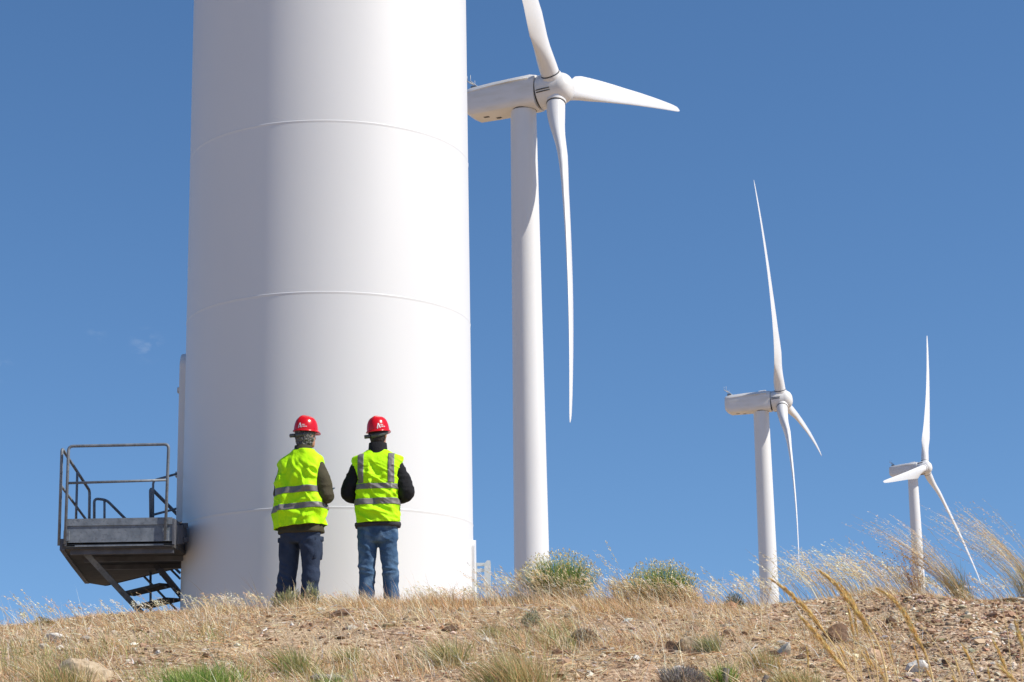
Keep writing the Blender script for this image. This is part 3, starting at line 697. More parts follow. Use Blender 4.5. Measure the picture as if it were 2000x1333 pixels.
    d = .0085 * low * (1 - 2.2 * np.abs(vnoise(P, cfg['seed']))) + .005 * vnoise(V * np.array([9, 9, 5.0]), cfg['seed'] + 3)
    d += ridges(V, cfg.get('tfolds', [])) * sstep(.2, -.2, Nn[:, 1])
    setco(tr_, V + Nn * d[:, None])
    if cfg.get('pockets'):
        for s in (-1, 1):
            px_ = cfg['pockets'][0 if s < 0 else 1]; mb = MB(); R = []
            for z, t_ in ((.50, .004), (.505, .018), (.56, .026), (.66, .024), (.70, .016), (.705, .003)):
                R.append([(px_[0] + s * t_ * c1, px_[1] + w_, z) for c1, w_ in ((-.8, -.075), (1, -.065), (1, .065), (-.8, .075))])
            mb.rings(R); pk = mb.build('cargo_pocket', cfg['tmat'], tr_, True)
            mb = MB(); mb.box((px_[0] + s * .016, px_[1], .70), (.028, .15, .05), .008); mb.build('pocket_flap', cfg['tmat'], pk, True)
    # ---- jacket with sleeves
    mb = MB(); mb.rings([superring((c_, yc + .012), rx - (.012 if z > .9 else 0), ry - (.022 if z > .9 else 0), z, 2.5, 36) for z, rx, ry, c_, yc in cfg['jacket']])
    for s in ('l', 'r'):
        sh, el, wr = (np.array(p, float) for p in cfg['arm_' + s]); q = cfg['sleeve']
        limb(mb, [sh, sh * .5 + el * .5 + np.array([(.012 if s == 'r' else -.012), 0, 0]), el, el * .45 + wr * .55, wr * .92 + el * .08], [q[0], q[1], q[2], q[3], q[4]], 18)
    jk = mb.build('jacket', cfg['jmat'], root); remesh(jk, .010, 3); drape(jk, (8, 8, 13), .009, cfg['seed'] + 11)
    # collar
    mb = MB(); R = []
    for z, g in ((cfg['collar'][0], 1.12), (cfg['collar'][0] + .02, 1.08), (cfg['collar'][1], 1.0), (cfg['collar'][1] + .004, .93), (cfg['collar'][0] + .03, .90)):
        R.append(superring((hd[0] * .5, hd[1] * .45 - .008), cfg['collar'][2] * g, cfg['collar'][2] * g * 1.02, z, 2.1, 30) + (0, 0, 0))
    mb.rings(R, cap=False); co = mb.build('collar', cfg['jmat'], jk, True)
    if cfg.get('shirt'):
        mb = MB(); R = [superring((hd[0] * .62, hd[1] * .6 - .002), .062 * g, .062 * g, z, 2.1, 26) for z, g in ((cfg['collar'][1] - .06, 1.05), (cfg['collar'][1] + .012, 1.0), (cfg['collar'][1] + .016, .95), (cfg['collar'][1] - .04, .93))]
        mb.rings(R, cap=False); mb.build('shirt_collar', WHITEC, jk, True)
    if cfg.get('hem'):
        mb = MB(); z, rx, ry, c_, yc = cfg['jacket'][0]
        mb.rings([superring((c_, yc), rx + e, ry + e, zz_, 2.5, 48) for zz_, e in ((z - .004, -.01), (z - .006, .002), (z + .018, .006), (z + .034, .004), (z + .040, -.006))], cap=False)
        hm = mb.build('jacket_hem', GREYC, jk, True); drape(hm, (9, 9, 6), .008, cfg['seed'] + 30)
    # ---- vest: an open shell with a loose drape; u runs round, v from hem to neck
    VZ = np.array([v[0] for v in cfg['vest']]); nv, nu = 110, 150
    zz_ = np.linspace(VZ[0], VZ[-1], nv); ip = [np.interp(zz_, VZ, [v[j] for v in cfg['vest']]) for j in range(1, 5)]
    u = np.linspace(0, 2 * math.pi, nu, endpoint=False) + math.pi / 2
    def sm(a):
        for _ in range(4): a[1:-1] = (a[:-2] + 2 * a[1:-1] + a[2:]) / 4
        return a
    ip = [sm(a) for a in ip]; G = np.zeros((nv, nu, 3)); e = 2.7
    for i in range(nv):
        c_, s_ = np.cos(u), np.sin(u); q = (abs(c_) ** e + abs(s_) ** e) ** (-1 / e)
        G[i, :, 0] = ip[2][i] + ip[0][i] * c_ * q; G[i, :, 1] = ip[3][i] + ip[1][i] * s_ * q; G[i, :, 2] = zz_[i] + cfg['hem_tilt'] * (G[i, :, 0]) * float(sstep(1.35, .9, np.array(zz_[i])))
    V = G.reshape(-1, 3); Nn = np.stack([np.tile(np.cos(u), nv), np.tile(np.sin(u), nv), np.zeros(nv * nu)], -1)
    P = V * np.array(cfg['vfreq']); P[:, 2] += V[:, 0] * cfg['vskew']
    am = cfg['vamp'] * (1 - .75 * sstep(1.40, 1.52, V[:, 2]))
    d = am * (0.6 * vnoise(P, cfg['seed'] + 21) + 0.6 * (1 - 2 * np.abs(vnoise(P * 1.6 + 2.3, cfg['seed'] + 22))) + .25 * vnoise(P * 3.3, cfg['seed'] + 23))
    d += am * .55 * np.clip(1 - np.abs(vnoise(P * 1.25 + 7.7, cfg['seed'] + 24)) / .16, 0, 1) - am * .4 * np.clip(1 - np.abs(vnoise(P * .8 + 1.7, cfg['seed'] + 25)) / .10, 0, 1)
    d += 1.35 * ridges(V, cfg['vfolds']) * sstep(.3, -.3, Nn[:, 1])
    V = V + Nn * d[:, None]; G = V.reshape(nv, nu, 3)
    def grid(Gs, wrap):
        m, n_ = Gs.shape[:2]; i = np.arange(m - 1)[:, None] * n_; j = np.arange(n_ if wrap else n_ - 1)[None]; j2 = (j + 1) % n_
        return np.stack([i + j, i + j2, i + n_ + j2, i + n_ + j], -1).reshape(-1, 4)
    ve = newmesh('safety_vest', V, [grid(G, True)], HIVIS, root); so = ve.modifiers.new('thick', 'SOLIDIFY'); so.thickness = .004; so.offset = -1
    # reflective tape follows the same surface, 3 mm proud of it
    Ng = Nn.reshape(nv, nu, 3)
    def tape(z0, z1, u0=None, u1=None):
        rows = [i for i in range(nv) if z0 <= zz_[i] <= z1]; cols = np.arange(nu)
        if u0 is not None:
            xs = G[nv // 2, :, 0]; a = np.arange(nu); cols = None
        if u0 is None:
            Gs = G[rows] + Ng[rows] * .0035; o = newmesh('reflective_stripe', Gs.reshape(-1, 3), [grid(Gs, True)], REFL, ve)
        else:
            Gs = []
            for i in rows:
                bk = np.nonzero(Ng[i, :, 1] < 0)[0]; xs = G[i, bk, 0]; od = np.argsort(xs); tgt = np.linspace(u0, u1, 9)
                Gs.append(np.stack([tgt, np.interp(tgt, xs[od], G[i, bk, 1][od]) - .0035, np.interp(tgt, xs[od], G[i, bk, 2][od])], -1))
            Gs = np.array(Gs); o = newmesh('reflective_stripe', Gs.reshape(-1, 3), [grid(Gs, False)], REFL, ve)
        s2 = o.modifiers.new('thick', 'SOLIDIFY'); s2.thickness = .002; s2.offset = 0
    for a in cfg['tape']: tape(*a)
    # ---- hair
    mb = MB(); R = []
    for z, rx, ry, yo in cfg['hair']:
        R.append([hl(p) for p in superring((0, yo), rx, ry, z, 2.1, 44)])
    mb.rings(R); hr = mb.build('hair', cfg['hmat'], root); 
    remesh(hr, .006, 1); V = getco(hr); Nn = getno(hr)
    setco(hr, V + Nn * (cfg['curl'] * (1 - 2 * np.abs(vnoise(V * cfg['curlf'], 5))) + cfg['curl'] * .5 * vnoise(V * cfg['curlf'] * 2.1, 8))[:, None])
    helmet(root, tuple(np.array(hl(cfg['hat']))), hyaw + cfg.get('hat_yaw', 0), *cfg['hat_tilt'], cfg['logo'])
    return root
p1x = at(586, 1172, 19.2)[0]; p2x = at(737, 1172, 19.2)[0]
P1 = dict(xy=(p1x, 19.2), yaw=rad(-27), top=float(at(598, 813, 19.2)[2]), label='older worker with grey curly hair, olive jacket and navy trousers, standing on the left', seed=11,
    head=(.035, .035, 1.715), head_yaw=rad(-11), crotch=.66,
    arm_l=[(-.185, 0, 1.38), (-.255, .03, 1.13), (-.08, .27, 1.12)], arm_r=[(.19, .0, 1.385), (.285, .02, 1.10), (.07, .30, 1.14)],
    leg_l=[(-.09, 0, .85), (-.13, .02, .46), (-.19, 0, .07)], leg_r=[(.09, 0, .85), (.10, .03, .46), (.10, .01, .07)],
    hips=[(.67, .15, .105), (.74, .20, .130), (.85, .205, .135), (.98, .195, .125)], trouser_l=([(-.105, -.01, .74), (-.145, .01, .40), (-.20, -.01, .05)], [.100, .085, .092]),
    trouser_r=([(.11, -.01, .74), (.112, .02, .40), (.108, .0, .05)], [.102, .084, .080]), tmat=NAVY, fold_z=.30, pockets=[(-.190, .01), (.176, .02)],
    tfolds=[(.02, .62, .16, .70, .018, .012), (.0, .70, .15, .60, .018, .010), (.06, .45, .13, .52, .02, .01)],
    jacket=[(.755, .235, .16, .005, -.01), (.9, .225, .155, 0, -.01), (1.1, .215, .145, 0, -.01), (1.3, .215, .14, 0, -.005), (1.44, .19, .105, .005, 0), (1.50, .12, .085, .02, .005), (1.56, .08, .075, .03, .01)],
    sleeve=[.070, .078, .074, .068, .052], jmat=OLIVE, collar=(1.51, 1.605, .082), shirt=True,
    vest=[(.815, .250, .178, .003, -.012), (.95, .245, .175, 0, -.012), (1.1, .238, .168, 0, -.012), (1.25, .232, .160, -.003, -.01), (1.38, .238, .150, -.003, -.008), (1.455, .242, .128, 0, -.004), (1.49, .225, .112, .008, 0), (1.515, .175, .10, .012, .003), (1.54, .135, .092, .018, .005), (1.57, .095, .082, .026, .008)],
    hem_tilt=.06, vfreq=(4.2, 4.2, 5.0), vskew=4.0, vamp=.030,
    vfolds=[(.09, 1.42, -.06, 1.10, .035, .020), (-.06, 1.10, -.10, .86, .03, .022), (-.10, .98, .16, .90, .03, .016), (.18, 1.20, .05, 1.12, .025, .014), (.20, 1.08, .02, 1.02, .02, .012), (.21, .92, .05, .86, .02, .012), (-.15, 1.3, -.17, .9, .04, .012)],
    tape=[(1.125, 1.195), (.965, 1.025)], hmat=HAIRG, curl=.013, curlf=48.0,
    hair=[(-.112, .040, .050, -.028), (-.095, .062, .068, -.026), (-.05, .079, .084, -.022), (.0, .083, .090, -.018), (.05, .084, .094, -.012), (.09, .076, .088, -.008)], hat=(.0, -.005, .035), hat_tilt=(rad(1), rad(3)), logo=rad(-62))
P2 = dict(xy=(p2x, 19.25), yaw=rad(-3), top=float(at(735, 813, 19.25)[2]), label='worker with short dark hair, black jacket and blue jeans, standing on the right', seed=40,
    head=(.005, .03, 1.72), head_yaw=rad(-16), crotch=.66,
    arm_l=[(-.185, .0, 1.40), (-.295, .0, 1.13), (-.06, .27, 1.12)], arm_r=[(.185, .0, 1.40), (.288, .0, 1.13), (.06, .28, 1.12)],
    leg_l=[(-.09, 0, .85), (-.105, .02, .46), (-.10, 0, .07)], leg_r=[(.09, 0, .85), (.125, .02, .46), (.13, .01, .07)],
    hips=[(.66, .15, .10), (.74, .192, .125), (.86, .197, .13), (.98, .19, .12)], trouser_l=([(-.095, -.01, .74), (-.105, .015, .40), (-.107, -.01, .04)], [.100, .079, .068]),
    trouser_r=([(.10, -.01, .74), (.118, .015, .40), (.137, -.0, .04)], [.100, .075, .072]), tmat=JEANS, fold_z=.40,
    tfolds=[(-.18, .44, -.04, .39, .016, .018), (-.17, .38, -.05, .36, .013, .016), (.06, .42, .17, .40, .016, .018), (.05, .36, .17, .37, .013, .014), (-.16, .66, -.04, .58, .02, .012), (.05, .66, .18, .72, .02, .012), (.06, .58, .18, .64, .02, .010), (-.1, .6, -.05, .45, .03, .010), (-.17, .80, -.01, .72, .016, -.010), (.17, .80, .01, .72, .016, -.010)],
    jacket=[(.815, .213, .150, .003, -.008), (.95, .205, .145, 0, -.008), (1.1, .195, .135, 0, -.008), (1.25, .185, .13, 0, -.005), (1.4, .195, .12, 0, 0), (1.48, .185, .10, 0, 0), (1.53, .12, .085, 0, .005), (1.56, .08, .075, 0, .01)],
    sleeve=[.070, .078, .080, .070, .052], jmat=BLACKC, collar=(1.525, 1.63, .088), hem=True,
    vest=[(.845, .208, .160, .003, -.01), (.95, .207, .158, .002, -.01), (1.05, .205, .152, 0, -.01), (1.2, .196, .146, 0, -.01), (1.32, .205, .142, 0, -.008), (1.42, .232, .130, 0, -.006), (1.485, .252, .115, 0, -.002), (1.50, .245, .108, 0, 0), (1.52, .165, .096, 0, .004), (1.545, .125, .086, 0, .008), (1.56, .105, .08, 0, .01)],
    hem_tilt=.01, vfreq=(5, 5, 8.5), vskew=5.0, vamp=.018,
    vfolds=[(-.07, 1.40, -.05, 1.24, .02, .014), (-.05, 1.24, .08, 1.30, .018, .016), (-.02, 1.36, .05, 1.26, .025, -.010), (.14, 1.12, .02, 1.06, .02, .010), (-.16, .98, .10, .93, .018, .012), (.18, .90, -.05, .97, .016, .010), (.15, 1.13, .19, 1.09, .012, .012)],
    tape=[(1.165, 1.225), (1.015, 1.075), (1.225, 1.525, -.182, -.122), (1.225, 1.525, .118, .178)], hmat=HAIRD, curl=.003, curlf=70.0,
    hair=[(-.098, .040, .050, -.028), (-.08, .060, .066, -.026), (-.04, .0745, .082, -.020), (.0, .077, .087, -.016), (.05, .078, .090, -.010), (.09, .070, .085, -.006)], hat=(.0, -.005, .03), hat_tilt=(rad(6), rad(-3)), logo=rad(-50))
man1 = person(P1); man2 = person(P2)
# a tablet held by the older worker; only a corner shows past his sleeve
tb = empty('tablet'); c_, s_ = math.cos(P1['yaw']), math.sin(P1['yaw'])
lx, ly = -.03, .40
tb.location = (p1x + lx * c_ - ly * s_, 19.2 + lx * s_ + ly * c_, man1.location.z + 1.21 * man1.scale[2]); tb.rotation_euler = (rad(28), 0, P1['yaw'])
tag(tb, 'pale blue-grey tablet held in front of the older worker, one corner showing past his sleeve', 'tablet')
mb = MB(); mb.bar((0, -.09, 0), (0, .09, 0), .24, .009, bev=.003); mb.build('case', noise_mat('blue_grey_plastic', (.20, .30, .38), (.24, .34, .42), 5, .4), tb)
mb = MB(); mb.bar((0, -.08, .0055), (0, .08, .0055), .22, .002); mb.build('screen', DARKGAP, tb)
# ------------------------------------------------------------------ plants
rng = np.random.default_rng(7)
STRAW = tint_mat('dry_straw', 0.30); LEAF = tint_mat('green_blades', 0.35)
def unit(v): return v / (np.linalg.norm(v, axis=-1, keepdims=True) + 1e-9)
class Blades:
    def __init__(s): s.V = []; s.Q = []; s.T = []; s.C = []; s.n = 0
    def add(s, P, L, D, B, W, C, ts=(0, .4, .75, 1.0), ws=(1, .85, .55, 0)):
        """P base, L length, D first direction, B bend, W width, C tint - one row per blade"""
        P = np.asarray(P, float); n = len(P); L = np.broadcast_to(L, (n,)); W = np.broadcast_to(W, (n,)); D = np.broadcast_to(D, (n, 3)); B = np.broadcast_to(B, (n, 3)); C = np.broadcast_to(C, (n, 3))
        a = rng.uniform(0, 2 * math.pi, n); side = np.stack([np.cos(a), np.sin(a), 0.3 * np.sin(3 * a)], -1)
        side = unit(side - D * (side * D).sum(-1, keepdims=True)); k = len(ts); tip0 = ws[-1] == 0; root0 = ws[0] == 0
        cols = []
        for t_, w in zip(ts, ws):
            c = P + L[:, None] * (D * t_ + B * t_ * t_)
            if w == 0: cols.append(c[:, None])
            else: cols.append(np.stack([c - side * (W * w / 2)[:, None], c + side * (W * w / 2)[:, None]], 1))
        V = np.concatenate(cols, 1); m = V.shape[1]; b0 = s.n + np.arange(n)[:, None] * m
        idx = []; p = 0
        for w in ws: idx.append((p,) if w == 0 else (p, p + 1)); p += 1 if w == 0 else 2
        for a_, b_ in zip(idx[:-1], idx[1:]):
            if len(a_) == 2 and len(b_) == 2: s.Q.append(b0 + np.array([[a_[0], a_[1], b_[1], b_[0]]]))
            elif len(a_) == 2: s.T.append(b0 + np.array([[a_[0], a_[1], b_[0]]]))
            else: s.T.append(b0 + np.array([[a_[0], b_[1], b_[0]]]))
        s.V.append(V.reshape(-1, 3)); s.C.append(np.repeat(C, m, 0)); s.n += n * m
    def build(s, name, mat, parent=None, org=None):
        V = np.concatenate(s.V)
        if org is not None: V = V - np.asarray(org)
        o = newmesh(name, V, [np.concatenate(x) for x in (s.Q, s.T) if x], mat, parent, True, np.concatenate(s.C))
        if org is not None and parent is None: o.location = org
        return o
def pick(cols, n, jit=0.24):
    c = np.array(cols)[rng.integers(0, len(cols), n)]; return np.clip(c * (1 + rng.normal(0, jit, (n, 1))) * (1 + rng.normal(0, .05, (n, 3))), .01, .9)
SC = [(.66, .44, .22), (.58, .35, .17), (.78, .60, .36), (.40, .22, .10), (.70, .50, .27), (.88, .74, .50), (.52, .30, .14)]
PALE = [(.86, .74, .50), (.78, .62, .38), (.92, .84, .66), (.74, .56, .32)]
GOLD = [(.88, .60, .20), (.92, .68, .27), (.80, .52, .16)]
GREEN = [(.18, .31, .05), (.24, .37, .07), (.14, .24, .04), (.34, .43, .11)]
OLIVEG = [(.32, .32, .11), (.42, .38, .15), (.25, .28, .09), (.54, .46, .21)]
GREYG = [(.26, .29, .18), (.35, .36, .24), (.20, .22, .13), (.42, .41, .27)]
def randdir(n, lean=(0, 0), spread=.5):
    a = rng.uniform(0, 2 * math.pi, n); r = spread * np.sqrt(rng.uniform(0, 1, n))
    return unit(np.stack([r * np.cos(a) + lean[0], r * np.sin(a) + lean[1], np.ones(n)], -1))
def cover(n, x0, x1, y0, y1, thresh, seed, bare=.15):
    x = rng.uniform(x0, x1, n); y = rng.uniform(y0, y1, n)
    f = 0.5 + 0.5 * fbm(np.stack([x * 1.3, y * 1.3, x * 0], -1), seed, 3)
    rub = sstep(2.5, 3.4, x + .25 * vnoise(np.stack([x * 2, y * 2, x * 0], -1), 77)) * (1 - .9 * sstep(17.2, 17.9, y))   # bare rubble on the right-hand bank
    keep = (rng.uniform(0, 1, n) < np.clip((f - thresh) * 3, bare, 1) * (1 - .86 * rub))
    x, y = x[keep], y[keep]; return np.stack([x, y, ground(x, y) - .004], -1)
# the short straw cover of the slope
B_ = Blades()
P = cover(110000, -5.6, 5.8, 11.6, 18.6, .52, 31, .10); n = len(P)
B_.add(P, rng.gamma(4, .016, n).clip(.02, .16), randdir(n, (-.10, 0), 1.5), np.stack([rng.normal(-.1, .4, n), rng.normal(0, .3, n), rng.uniform(-.6, .05, n)], -1), rng.uniform(.0028, .0065, n), pick(SC, n))
P = cover(42000, -5.6, 5.8, 11.6, 17.6, .46, 31, .03); n = len(P)
B_.add(P, rng.gamma(5, .028, n).clip(.05, .32), randdir(n, (-.2, 0), .9), np.stack([rng.normal(-.3, .2, n), rng.normal(0, .15, n), rng.uniform(-.35, .05, n)], -1), rng.uniform(.002, .0045, n), pick(SC + PALE, n))
# reddish standing stalks in a patch below the second bush, thin stalks elsewhere, olive blades low on the slope
def patch(n, px0, px1, y0, y1, L0, cols, lean, thresh=.3, seed=51, w=(.0025, .0045)):
    px = rng.uniform(px0, px1, n); y = rng.uniform(y0, y1, n); x = (px - 1000) / F * y; f = .5 + .5 * fbm(np.stack([x * 1.6, y * 1.6, x * 0], -1), seed, 2); k = rng.uniform(0, 1, n) < np.clip((f - thresh) * 3, 0, 1); x, y = x[k], y[k]; n = len(x)
    B_.add(np.stack([x, y, ground(x, y) - .004], -1), rng.gamma(5, L0 / 5, n).clip(.03, .42), randdir(n, (lean, 0), .55), np.stack([rng.normal(lean * .6, .2, n), rng.normal(0, .15, n), rng.uniform(-.3, .05, n)], -1), rng.uniform(*w, n), pick(cols, n))
patch(2600, 1120, 1440, 15.9, 17.3, .12, [(.64, .41, .20), (.72, .50, .27), (.58, .35, .16)], -.25, .3)
patch(6500, 0, 1600, 12.4, 17.4, .20, PALE + SC[:3], -.15, .42, 57)
patch(11000, 0, 1120, 12.2, 15.2, .13, OLIVEG + [(.34, .38, .12)], -.12, .50, 63)
patch(5000, 480, 1000, 16.6, 18.0, .10, [(.66, .40, .18), (.58, .33, .14), (.76, .55, .30)], -.1, .3, 71)
o = B_.build('dry_grass', STRAW); tag(o, 'short straw-coloured dry grass covering the slope', 'grass', kind='stuff')
# straw lying flat
B_ = Blades(); P = cover(110000, -5.6, 5.8, 11.6, 18.8, .40, 33, .14); n = len(P); P[:, 2] += rng.uniform(.004, .03, n)
a = rng.uniform(0, 2 * math.pi, n); sl = np.stack([np.cos(a), np.sin(a), .19 * np.sin(a) + rng.normal(0, .18, n)], -1)
B_.add(P, rng.gamma(4, .022, n).clip(.03, .25), unit(sl), np.stack([rng.normal(0, .15, n), rng.normal(0, .15, n), rng.normal(-.02, .1, n)], -1), rng.uniform(.003, .008, n), pick(SC + PALE, n, .3))
o = B_.build('straw_litter', STRAW); tag(o, 'broken straw lying flat on the slope', 'straw', kind='stuff')
# fringe on the crest
B_ = Blades(); n = 26000; x = rng.uniform(-5.2, 5.6, n); y = rng.normal(17.7, .38, n); f = .5 + .5 * fbm(np.stack([x * 2.6, x * 0, x * 0], -1), 91, 3)
k = rng.uniform(0, 1, n) < np.clip(.25 + f, 0, 1); x, y, f = x[k], y[k], f[k]; n = len(x)
B_.add(np.stack([x, y, ground(x, y) - .005], -1), (rng.gamma(5, .020, n) * (.3 + .75 * f) * (1 - .6 * sstep(-2.4, -3.2, x))).clip(.02, .22), randdir(n, (-.3, 0), .6), np.stack([rng.normal(-.3, .2, n), rng.normal(0, .15, n), rng.uniform(-.3, .05, n)], -1), rng.uniform(.0025, .005, n), pick(SC + PALE, n))
o = B_.build('crest_grass', STRAW); tag(o, 'fringe of short pale straw along the crest of the slope', 'grass', kind='stuff')

def oats(B_, P, H, lean, C=PALE, nsp=(10, 18), stemw=.004, droop=.22, spl=(.016, .030), spw=.0075, spread=.16):
    """tall wild-oat stalks: a bending stem and a loose head of spikelets"""
    n = len(P); D = randdir(n, (lean * .45, 0), spread); Bd = np.stack([rng.normal(lean * .55, .12, n), rng.normal(0, .08, n), rng.uniform(-droop, 0, n)], -1)
    c = pick(C, n, .12)
    B_.add(P, H, D, Bd, stemw, c * .92, (0, .3, .6, .85, 1), (1, 1, .8, .6, .3))
    for i in range(n):
        k = int(rng.integers(*nsp)); t_ = np.sort(rng.uniform(.60, 1.0, k)); Q = P[i] + H[i] * (D[i] * t_[:, None] + Bd[i] * t_[:, None] ** 2)
        tg = unit(D[i] + 2 * Bd[i]); off = rng.normal(0, 1, (k, 3)) * (.011 * (1.25 - t_))[:, None] * 2.2; Q = Q + off
        B_.add(Q, rng.uniform(*spl, k), unit(tg + rng.normal(0, .35, (k, 3)) + np.array([lean * .3, 0, -.15])), np.zeros((k, 3)), spw, np.clip(c[i] * rng.uniform(.85, 1.2, (k, 1)), 0, .9), (0, .35, 1), (.3, 1, 0))
def crest_pts(px0, px1, n, y0=17.5, y1=18.5):
    px = rng.uniform(px0, px1, n); y = rng.uniform(y0, y1, n); x = (px - 1000) / F * y * 1.0; return np.stack([x, y, ground(x, y) - .005], -1)
def mp_(h): return h * 18 / F
B_ = Blades()
for px0, px1, h, cnt in ((0, 60, 95, 10), (20, 110, 65, 12), (90, 330, 40, 40), (360, 520, 42, 60), (520, 700, 30, 50), (800, 1000, 45, 80), (930, 1010, 75, 26), (1130, 1230, 95, 26), (1190, 1330, 50, 50),
                         (1370, 1470, 85, 42), (1440, 1520, 75, 34), (1500, 1600, 110, 60), (1560, 1700, 105, 120), (1640, 1760, 120, 80), (1700, 1830, 85, 60), (1780, 1990, 60, 60)):
    P = crest_pts(px0 + h * .25, px1 + h * .25, cnt); oats(B_, P, mp_(h) * rng.uniform(.55, 1.1, cnt), -.75)
o = B_.build('oat_grass', STRAW); tag(o, 'pale wispy wild oats leaning left along the skyline', 'grass', kind='stuff')

def plant(name, label, cat, base, group=None):
    r = empty(name, tuple(base)); tag(r, label, cat, group); return r
def tall_oat(px, tip_py, label, lean=-.6, n=3, y=18.0):
    x = (px - 1000) / F * y; b = np.array([x, y, gz(x, y)]); h = (1178 - tip_py) * y / F
    r = plant('wild_oat_stalks', label, 'wild oats', b, 'tall wild oats on the skyline'); B_ = Blades()
    P = b + rng.normal(0, .02, (n, 3)) * np.array([1, 1, 0]); oats(B_, P, h * np.linspace(1.12, .9, n), lean, nsp=(20, 30), droop=.1, spread=.05); B_.build('stalks', STRAW, r, b)
tall_oat(1222, 1062, 'tallest wild oat stalks, leaning left between the two green bushes')
tall_oat(1188, 1075, 'wild oat stalks just right of the first green bush')
tall_oat(55, 1150, 'thin arching oat stalks above the left end of the ridge', n=4)
tall_oat(1600, 1072, 'wild oat stalks beside the hanging blade tip of the middle turbine', n=3)
# rush-like bushes with little straw-yellow flower heads
def rush_bush(px, base_py, w, h, label, n=1500, y=17.75, straw=260, seed=0):
    x = (px - 1000) / F * y; b = np.array([x, y, gz(x, y) - .01]); s_ = y / F; W, H = w * s_, h * s_
    r = plant('green_bush', label, 'bush', b, 'green bushes on the crest')
    B_ = Blades(); a = rng.uniform(0, 2 * math.pi, n); q = np.sqrt(rng.uniform(0, 1, n))
    tip = np.stack([q * np.cos(a) * W * .52, q * np.sin(a) * W * .4, H * (1 - .42 * q ** 3) * rng.uniform(.66, 1.08, n)], -1)
    bp_ = np.stack([tip[:, 0] * .42, tip[:, 1] * .42, np.zeros(n)], -1); v = tip - bp_; L = np.linalg.norm(v, axis=1)
    bend = np.stack([rng.normal(-.04, .07, n), rng.normal(0, .06, n), -.05 - .1 * q], -1)
    B_.add(b + bp_, L, unit(v) - bend, bend, rng.uniform(.003, .0055, n), pick(GREEN + [(.20, .25, .07)], n, .25)); B_.build('stems', LEAF, r, b)
    B_ = Blades(); k = rng.uniform(0, 1, n) < .34 * np.where(tip[:, 2] > .45 * H, 1.5, .5); T_ = (b + tip)[k]; m = len(T_)
    for _ in range(2): B_.add(T_ + rng.normal(0, .007, (m, 3)), rng.uniform(.012, .026, m), unit(rng.normal(0, .6, (m, 3)) + np.array([-.2, 0, .7])), np.zeros((m, 3)), .0085, pick([(.70, .57, .26), (.80, .70, .40), (.62, .47, .20)], m), (0, .5, 1), (.5, 1, 0))
    B_.build('flower_heads', STRAW, r, b)
    B_ = Blades(); P = b + np.stack([rng.uniform(-.55, .6, straw) * W, rng.uniform(-.4, -.15, straw) * W, np.zeros(straw)], -1); P[:, 2] = ground(P[:, 0], P[:, 1])
    oats(B_, P, H * rng.uniform(.25, .72, straw), -.55, C=PALE + [(.60, .46, .24)], nsp=(5, 9), spl=(.03, .055), spw=.007, droop=.1); B_.build('dry_straw', STRAW, r, b)
rush_bush(1085, 1180, 158, 95, 'green rush-like bush at the foot of the nearest far turbine', straw=230)
rush_bush(1283, 1182, 150, 88, 'second green bush, half hidden by pale bent straw, right of the oat stalks', straw=420)
# low shrubs and tufts: (centre px, base py, w, h)
def shrub(px, py, w, h, label, cols, n=700, crest=False, leaf=(.018, .035), lw=.006, name='low_shrub', cat='shrub', yy=17.6, dome=.5, lean=0.0, mat=None):
    if crest: x = (px - 1000) / F * yy; b = np.array([x, yy, gz(x, yy) - .01])
    else: b = on_ground(px, py); b[2] -= .01
    s_ = b[1] / F; W, H = w * s_, h * s_; r = plant(name, label, cat, b)
    B_ = Blades(); a = rng.uniform(0, 2 * math.pi, n); q = np.sqrt(rng.uniform(0, 1, n)); ht = rng.uniform(.15, 1, n) ** .7 * np.sqrt(np.clip(1 - (q * .92) ** 2, 0, 1)) * H
    clump = .8 + .3 * vnoise(np.stack([np.cos(a) * q * 3, np.sin(a) * q * 3, ht / H * 3], -1), int(px))
    Pq = np.stack([q * np.cos(a) * W * .5 * clump + lean * ht, q * np.sin(a) * W * .4 * clump, ht * clump], -1)
    D = unit(Pq * np.array([1, 1, .6]) + np.array([0, 0, H * .5]) + rng.normal(0, .25 * H, (n, 3)))
    B_.add(b + Pq, rng.uniform(*leaf, n), D, np.zeros((n, 3)), lw, pick(cols, n, .22), (0, .5, 1), (.6, 1, 0)); B_.build('leaves', mat or LEAF, r, b)
    B_ = Blades(); k = np.arange(0, n, 9); v = Pq[k]; L = np.linalg.norm(v, axis=1) + .01
    B_.add(np.repeat(b[None], len(k), 0) + v * .1, L, unit(v), np.zeros((len(k), 3)), .004, pick([(.20, .15, .10), (.28, .22, .14)], len(k))); B_.build('twigs', STRAW, r, b)
    return r
def tuft(px, py, w, h, label, cols, n=350, lean=-.15, crest=False, name='grass_tuft', cat='grass tuft', yy=17.7, bw=(.003, .005), spread=.8):
    if crest: x = (px - 1000) / F * yy; b = np.array([x, yy, gz(x, yy) - .01])
    else: b = on_ground(px, py); b[2] -= .005
    s_ = b[1] / F; W, H = w * s_, h * s_; r = plant(name, label, cat, b); B_ = Blades()
    P = b + np.stack([rng.normal(0, .2, n) * W, rng.normal(0, .2, n) * W, np.zeros(n)], -1); P[:, 2] = ground(P[:, 0], P[:, 1]) - .004
    D = unit(np.stack([(P[:, 0] - b[0]) / W * spread * 1.6 + rng.normal(lean, .2, n), (P[:, 1] - b[1]) / W * spread + rng.normal(0, .2, n), np.ones(n)], -1))
    B_.add(P, H * rng.uniform(.45, 1.15, n), D, np.stack([rng.normal(lean, .15, n), rng.normal(0, .1, n), rng.uniform(-.3, 0, n)], -1), rng.uniform(*bw, n), pick(cols, n, .2)); B_.build('blades', LEAF, r, b); return r
